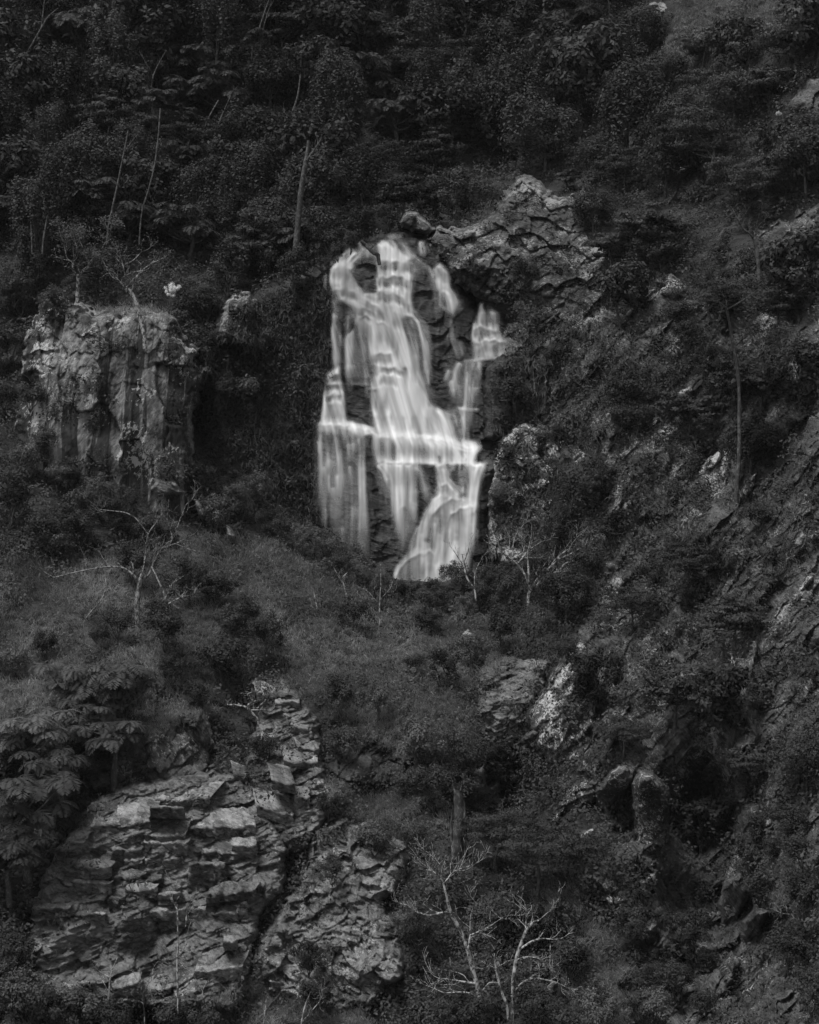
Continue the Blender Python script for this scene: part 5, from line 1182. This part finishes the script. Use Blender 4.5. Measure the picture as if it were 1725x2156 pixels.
traced('pale_tree', 'pale crooked tree with a tufted crown on top of the buttress', z3([(455,500,12),(460,410,12),(465,400,12)]),
  [z3(L) for L in ([(460,405,8),(430,370,8),(425,320,7),(395,300,6),(380,240,4),(370,200,3)],[(465,400,7),(490,370,8),(520,345,8),(525,320,5),(560,300,3)],[(520,345,4),(500,270,4),(480,220,3)],[(425,320,4),(450,250,3),(440,190,2)],[(525,320,4),(590,250,3),(620,200,2)])], 137.5, 17, tw=1.3, lev=2, bark='bark_pale', leaf='leaf_light', leaf_n=2600, lsz=.24)
traced('slender_tree', 'tall slender dark tree with a thin straight trunk on the steep slope', z7([(1250,1430,14),(1265,1250,13),(1268,1000,12),(1265,820,11),(1250,680,11),(1235,600,10),(1215,480,9),(1195,380,8)]),
  [z7(L) for L in ([(1200,385,7),(1150,345,6),(1090,335,4)],[(1200,385,7),(1280,340,6),(1350,290,4)],[(1240,600,7),(1300,540,6),(1305,470,5),(1320,420,3)],[(1195,380,5),(1190,330,4),(1150,270,2)],[(1510,770,4),(1470,730,4),(1410,690,3),(1440,650,2)])], 119, 18, tw=2.0, lev=2, bark='bark', leaf='leaf_mid', leaf_n=2600, lsz=.26)
traced('forked_tree', 'grey forked trunk beside the pale tilted slab', z6([(1335,1750,12),(1325,1640,12),(1305,1560,11)]), [z6(L) for L in ([(1305,1560,9),(1280,1520,8),(1230,1480,7),(1200,1420,4)],[(1310,1560,7),(1310,1500,5),(1330,1470,3)])], 127, 19, tw=1.4, lev=2, bark='bark_mid')
for i, (lb, tr, lm, bk) in enumerate([
  ('pale leaning trunk in the top corner of the forest', [(120,285,6),(160,220,7),(200,150,7),(240,85,6),(290,40,4)], [[(205,150,5),(215,60,4),(222,0,3)]], 'bark_mid'),
  ('thin grey trunk rising from the forest floor above the buttress', [(530,1180,6),(590,900,6),(640,650,5)], [[(620,760,3),(660,700,2)]], 'bark_mid'),
  ('thin pale trunk under the feathery crown', [(695,1180,6),(710,1050,6),(740,950,6),(770,830,6),(790,680,6),(800,540,5)], [], 'bark_mid'),
  ('short pale stem between creepers high in the forest', [(750,465,5),(765,380,5),(790,320,4),(830,250,3)], [[(765,380,3),(720,300,2)]], 'bark_mid'),
  ('dark upright pole-like trunk near the upper margin', [(735,200,7),(750,110,8),(760,10,7)], [[(800,190,4),(850,0,4)]], 'bark_mid'),
  ('pale curved stem over the middle of the forest', [(1440,650,7),(1460,560,8),(1485,480,8),(1500,370,5)], [[(1455,600,4),(1420,560,2)]], 'bark_mid'),
  ('slanting twin stems in the central forest', [(1010,655,6),(1050,570,6),(1090,500,5)], [[(1075,660,5),(1110,570,5),(1150,480,3)]], 'bark_mid'),
  ('slim trunk with a small crown near the upper margin', [(1255,265,6),(1285,170,6),(1320,60,5),(1345,-10,4)], [[(1310,150,4),(1340,50,3)]], 'bark_mid'),
  ('thick mossy trunk at the foot of the forest near the falls', [(1475,1260,24),(1490,1080,22),(1505,930,21),(1530,790,17),(1540,700,12)], [[(1530,800,8),(1600,700,5)]], 'bark'),
  ('broken white snag beside the thick mossy trunk', [(1578,1040,6),(1575,950,8),(1565,900,8),(1540,888,5)], [], 'bark_mid'),
  ('lone pale stem over the buttress top, the thicker of two', [(212,1225,7),(225,1140,6),(238,1075,4)], [], 'bark_mid'),
  ('lone pale stem over the buttress top, the thinner of two', [(160,1225,5),(157,1170,5),(153,1105,3)], [], 'bark_mid'),
  ('faint stem at the edge of the forest over the gully', [(1700,230,6),(1712,130,6),(1722,20,5)], [[(1700,220,3),(1680,180,2)]], 'bark_mid')]):
    P = [(a, b, r * .72) for a, b, r in z4(tr)]; yb = float(np.min([zat(q[0], q[1]) for q in P])) - 7.5
    traced('forest_trunk', lb, P, [z4(q) for q in lm], yb, 40 + i, bark=bk, lev=1, tw=1.2, group='stems showing in the forest')
traced('dead_stump', 'tall mossy dead stump with pale flaking sides in the lower middle', rr3([(1560,1290,44),(1560,1150,36),(1570,1010,34),(1565,900,32),(1560,830,24)]), [rr3(L) for L in ([(1600,1190,16),(1605,1080,18),(1600,960,18),(1598,890,6)],[(1545,850,12),(1535,800,7),(1528,770,2)],[(1575,850,12),(1588,800,7),(1592,780,2)],[(1530,1200,14),(1520,1060,10),(1528,950,4)])], 103, 61, bark='bark', lev=0, tw=.3, every=0)
traced('fallen_branch', 'dead pale branch sticking out above the pale rib of rock', rr3([(320,390,6),(270,340,8),(240,310,8)]), [rr3(L) for L in ([(240,310,7),(180,300,7),(130,298,5)],[(250,300,7),(280,280,9),(270,235,7)],[(270,330,5),(320,330,5),(380,330,2)],[(310,320,4),(345,285,2)])], 108.5, 62, lev=1, tw=.5)
traced('fallen_log', 'black log lying across the head of the waterfall', z1f([(610,342,15),(560,315,16),(520,275,15),(480,238,12)]), [z1f([(540,300,5),(580,260,4),(595,225,3)])], 148.5, 63, bark='bark', lev=1, tw=.8)
for i, (lb, tr, lm) in enumerate([
  ('tall leafless sapling in front of the stepped outcrop', [(1045,1800,6),(1040,1600,6),(1045,1450,5),(1040,1250,4)], [[(1045,1570,4),(1090,1480,4),(1110,1380,3),(1135,1330,2)],[(1090,1380,4),(1100,1280,4),(1140,1200,2)],[(1040,1280,3),(1010,1220,2)],[(1050,1170,2),(1000,1100,2)]]),
  ('thin leafless sapling with a fan of twigs near the outcrop foot', [(625,1870,5),(640,1760,5),(650,1660,4),(690,1560,2)], [[(635,1760,3),(600,1690,2)],[(650,1680,3),(580,1640,2)]]),
  ('twiggy bare bush under the pale lower slab', [(850,1900,4),(830,1750,4),(820,1620,3)], [[(830,1740,3),(790,1660,2)],[(835,1780,3),(890,1680,2)],[(840,1830,3),(770,1780,2)]]),
  ('thin bare shoot leaning over the pale lower slab', [(1200,1850,4),(1190,1760,4),(1230,1680,2)], [[(1190,1760,3),(1150,1690,2)]])]):
    P = rr2(tr); traced('bare_sapling', lb, P, [rr2(q) for q in lm], float(zat(P[0][0], min(P[0][1], 2150))) - 1.5, 80 + i, lev=1, tw=.7, group='bare saplings by the outcrop', bark='bark_pale')
for i, (lb, tr, lm, Yd) in enumerate([
  ('bare shoots at the lower margin below the dark bush', r6([(665,1650,5),(690,1520,5),(735,1400,3)]), [r6([(680,1610,4),(740,1540,4),(805,1462,2)])], 88),
  ('curved bare shoot at the lower margin near the cleft', r6([(400,1640,5),(410,1540,5),(420,1455,3)]), [], 88),
  ('twiggy shrub stem against the white foot of the falls', z2f([(1300,1500,7),(1240,1420,7),(1215,1330,6),(1200,1240,4)]), [z2f(L) for L in ([(1215,1330,5),(1170,1260,4),(1130,1200,2)],[(1210,1300,5),(1240,1220,4),(1250,1160,2)],[(1290,1480,4),(1290,1380,4),(1320,1300,2)])], 134),
  ('slim bare stem on the ridge beside the fading veil', z2f([(615,1700,5),(612,1600,5),(620,1450,4),(618,1310,2)]), [z2f(L) for L in ([(612,1600,3),(560,1540,2)],[(618,1560,3),(680,1490,2)])], 132),
  ('short pale stem among the crest shrubs', z2f([(390,1590,5),(360,1470,5),(345,1410,4),(380,1370,2)]), [z2f([(360,1470,3),(320,1400,2)])], 131),
  ('pale crooked stem low in the ridge scrub', z2f([(180,1720,5),(160,1590,5),(140,1500,3)]), [], 130),
  ('bare pale branch at the edge over the ravine bank', r5([(1670,1330,5),(1660,1190,5),(1610,1110,4),(1600,1050,2)]), [r5(L) for L in ([(1640,1210,4),(1530,1220,2)],[(1650,1310,4),(1570,1260,2)])], 90),
  ('two thin pale stems hanging in the dark trees of the slope', z8([(1240,1225,5),(1225,1100,5),(1225,970,3)]), [z8([(1265,1220,6),(1245,1100,6),(1238,1020,4)])], 106),
  ('pale twig bush under the boughs of the dead branching tree', r1([(980,1120,5),(960,1040,5),(890,890,4)]), [r1(L) for L in ([(985,1110,5),(1060,1070,4),(1110,1060,2)],[(970,1080,4),(1010,990,3)])], 119)]):
    traced('bare_shrub', lb, tr, lm, Yd, 100 + i, lev=2, tw=.8, bark='bark_pale', cat='shrub')

# ------------------------------------------------------------------ thin even haze, added to lift the darkest tones
t = NT('added_haze')
vol = t.n('VolumePrincipled'); vol.inputs['Color'].default_value = (.9, .9, .9, 1); vol.inputs['Density'].default_value = 0.000045
t.l(vol.outputs[0], t.out.inputs['Volume'])
X, Y0, Y1, Z0, Z1 = 180, -40, 330, -110, 160
hv = [(x, y, z) for z in (Z0, Z1) for y in (Y0, Y1) for x in (-X, X)]
obj('haze', mesh_np('haze', hv, [(0, 2, 3, 1), (4, 5, 7, 6), (0, 1, 5, 4), (2, 6, 7, 3), (0, 4, 6, 2), (1, 3, 7, 5)]), t.m, kind='stuff', label='thin haze added through the gorge to lift its darkest tones', cat='haze')
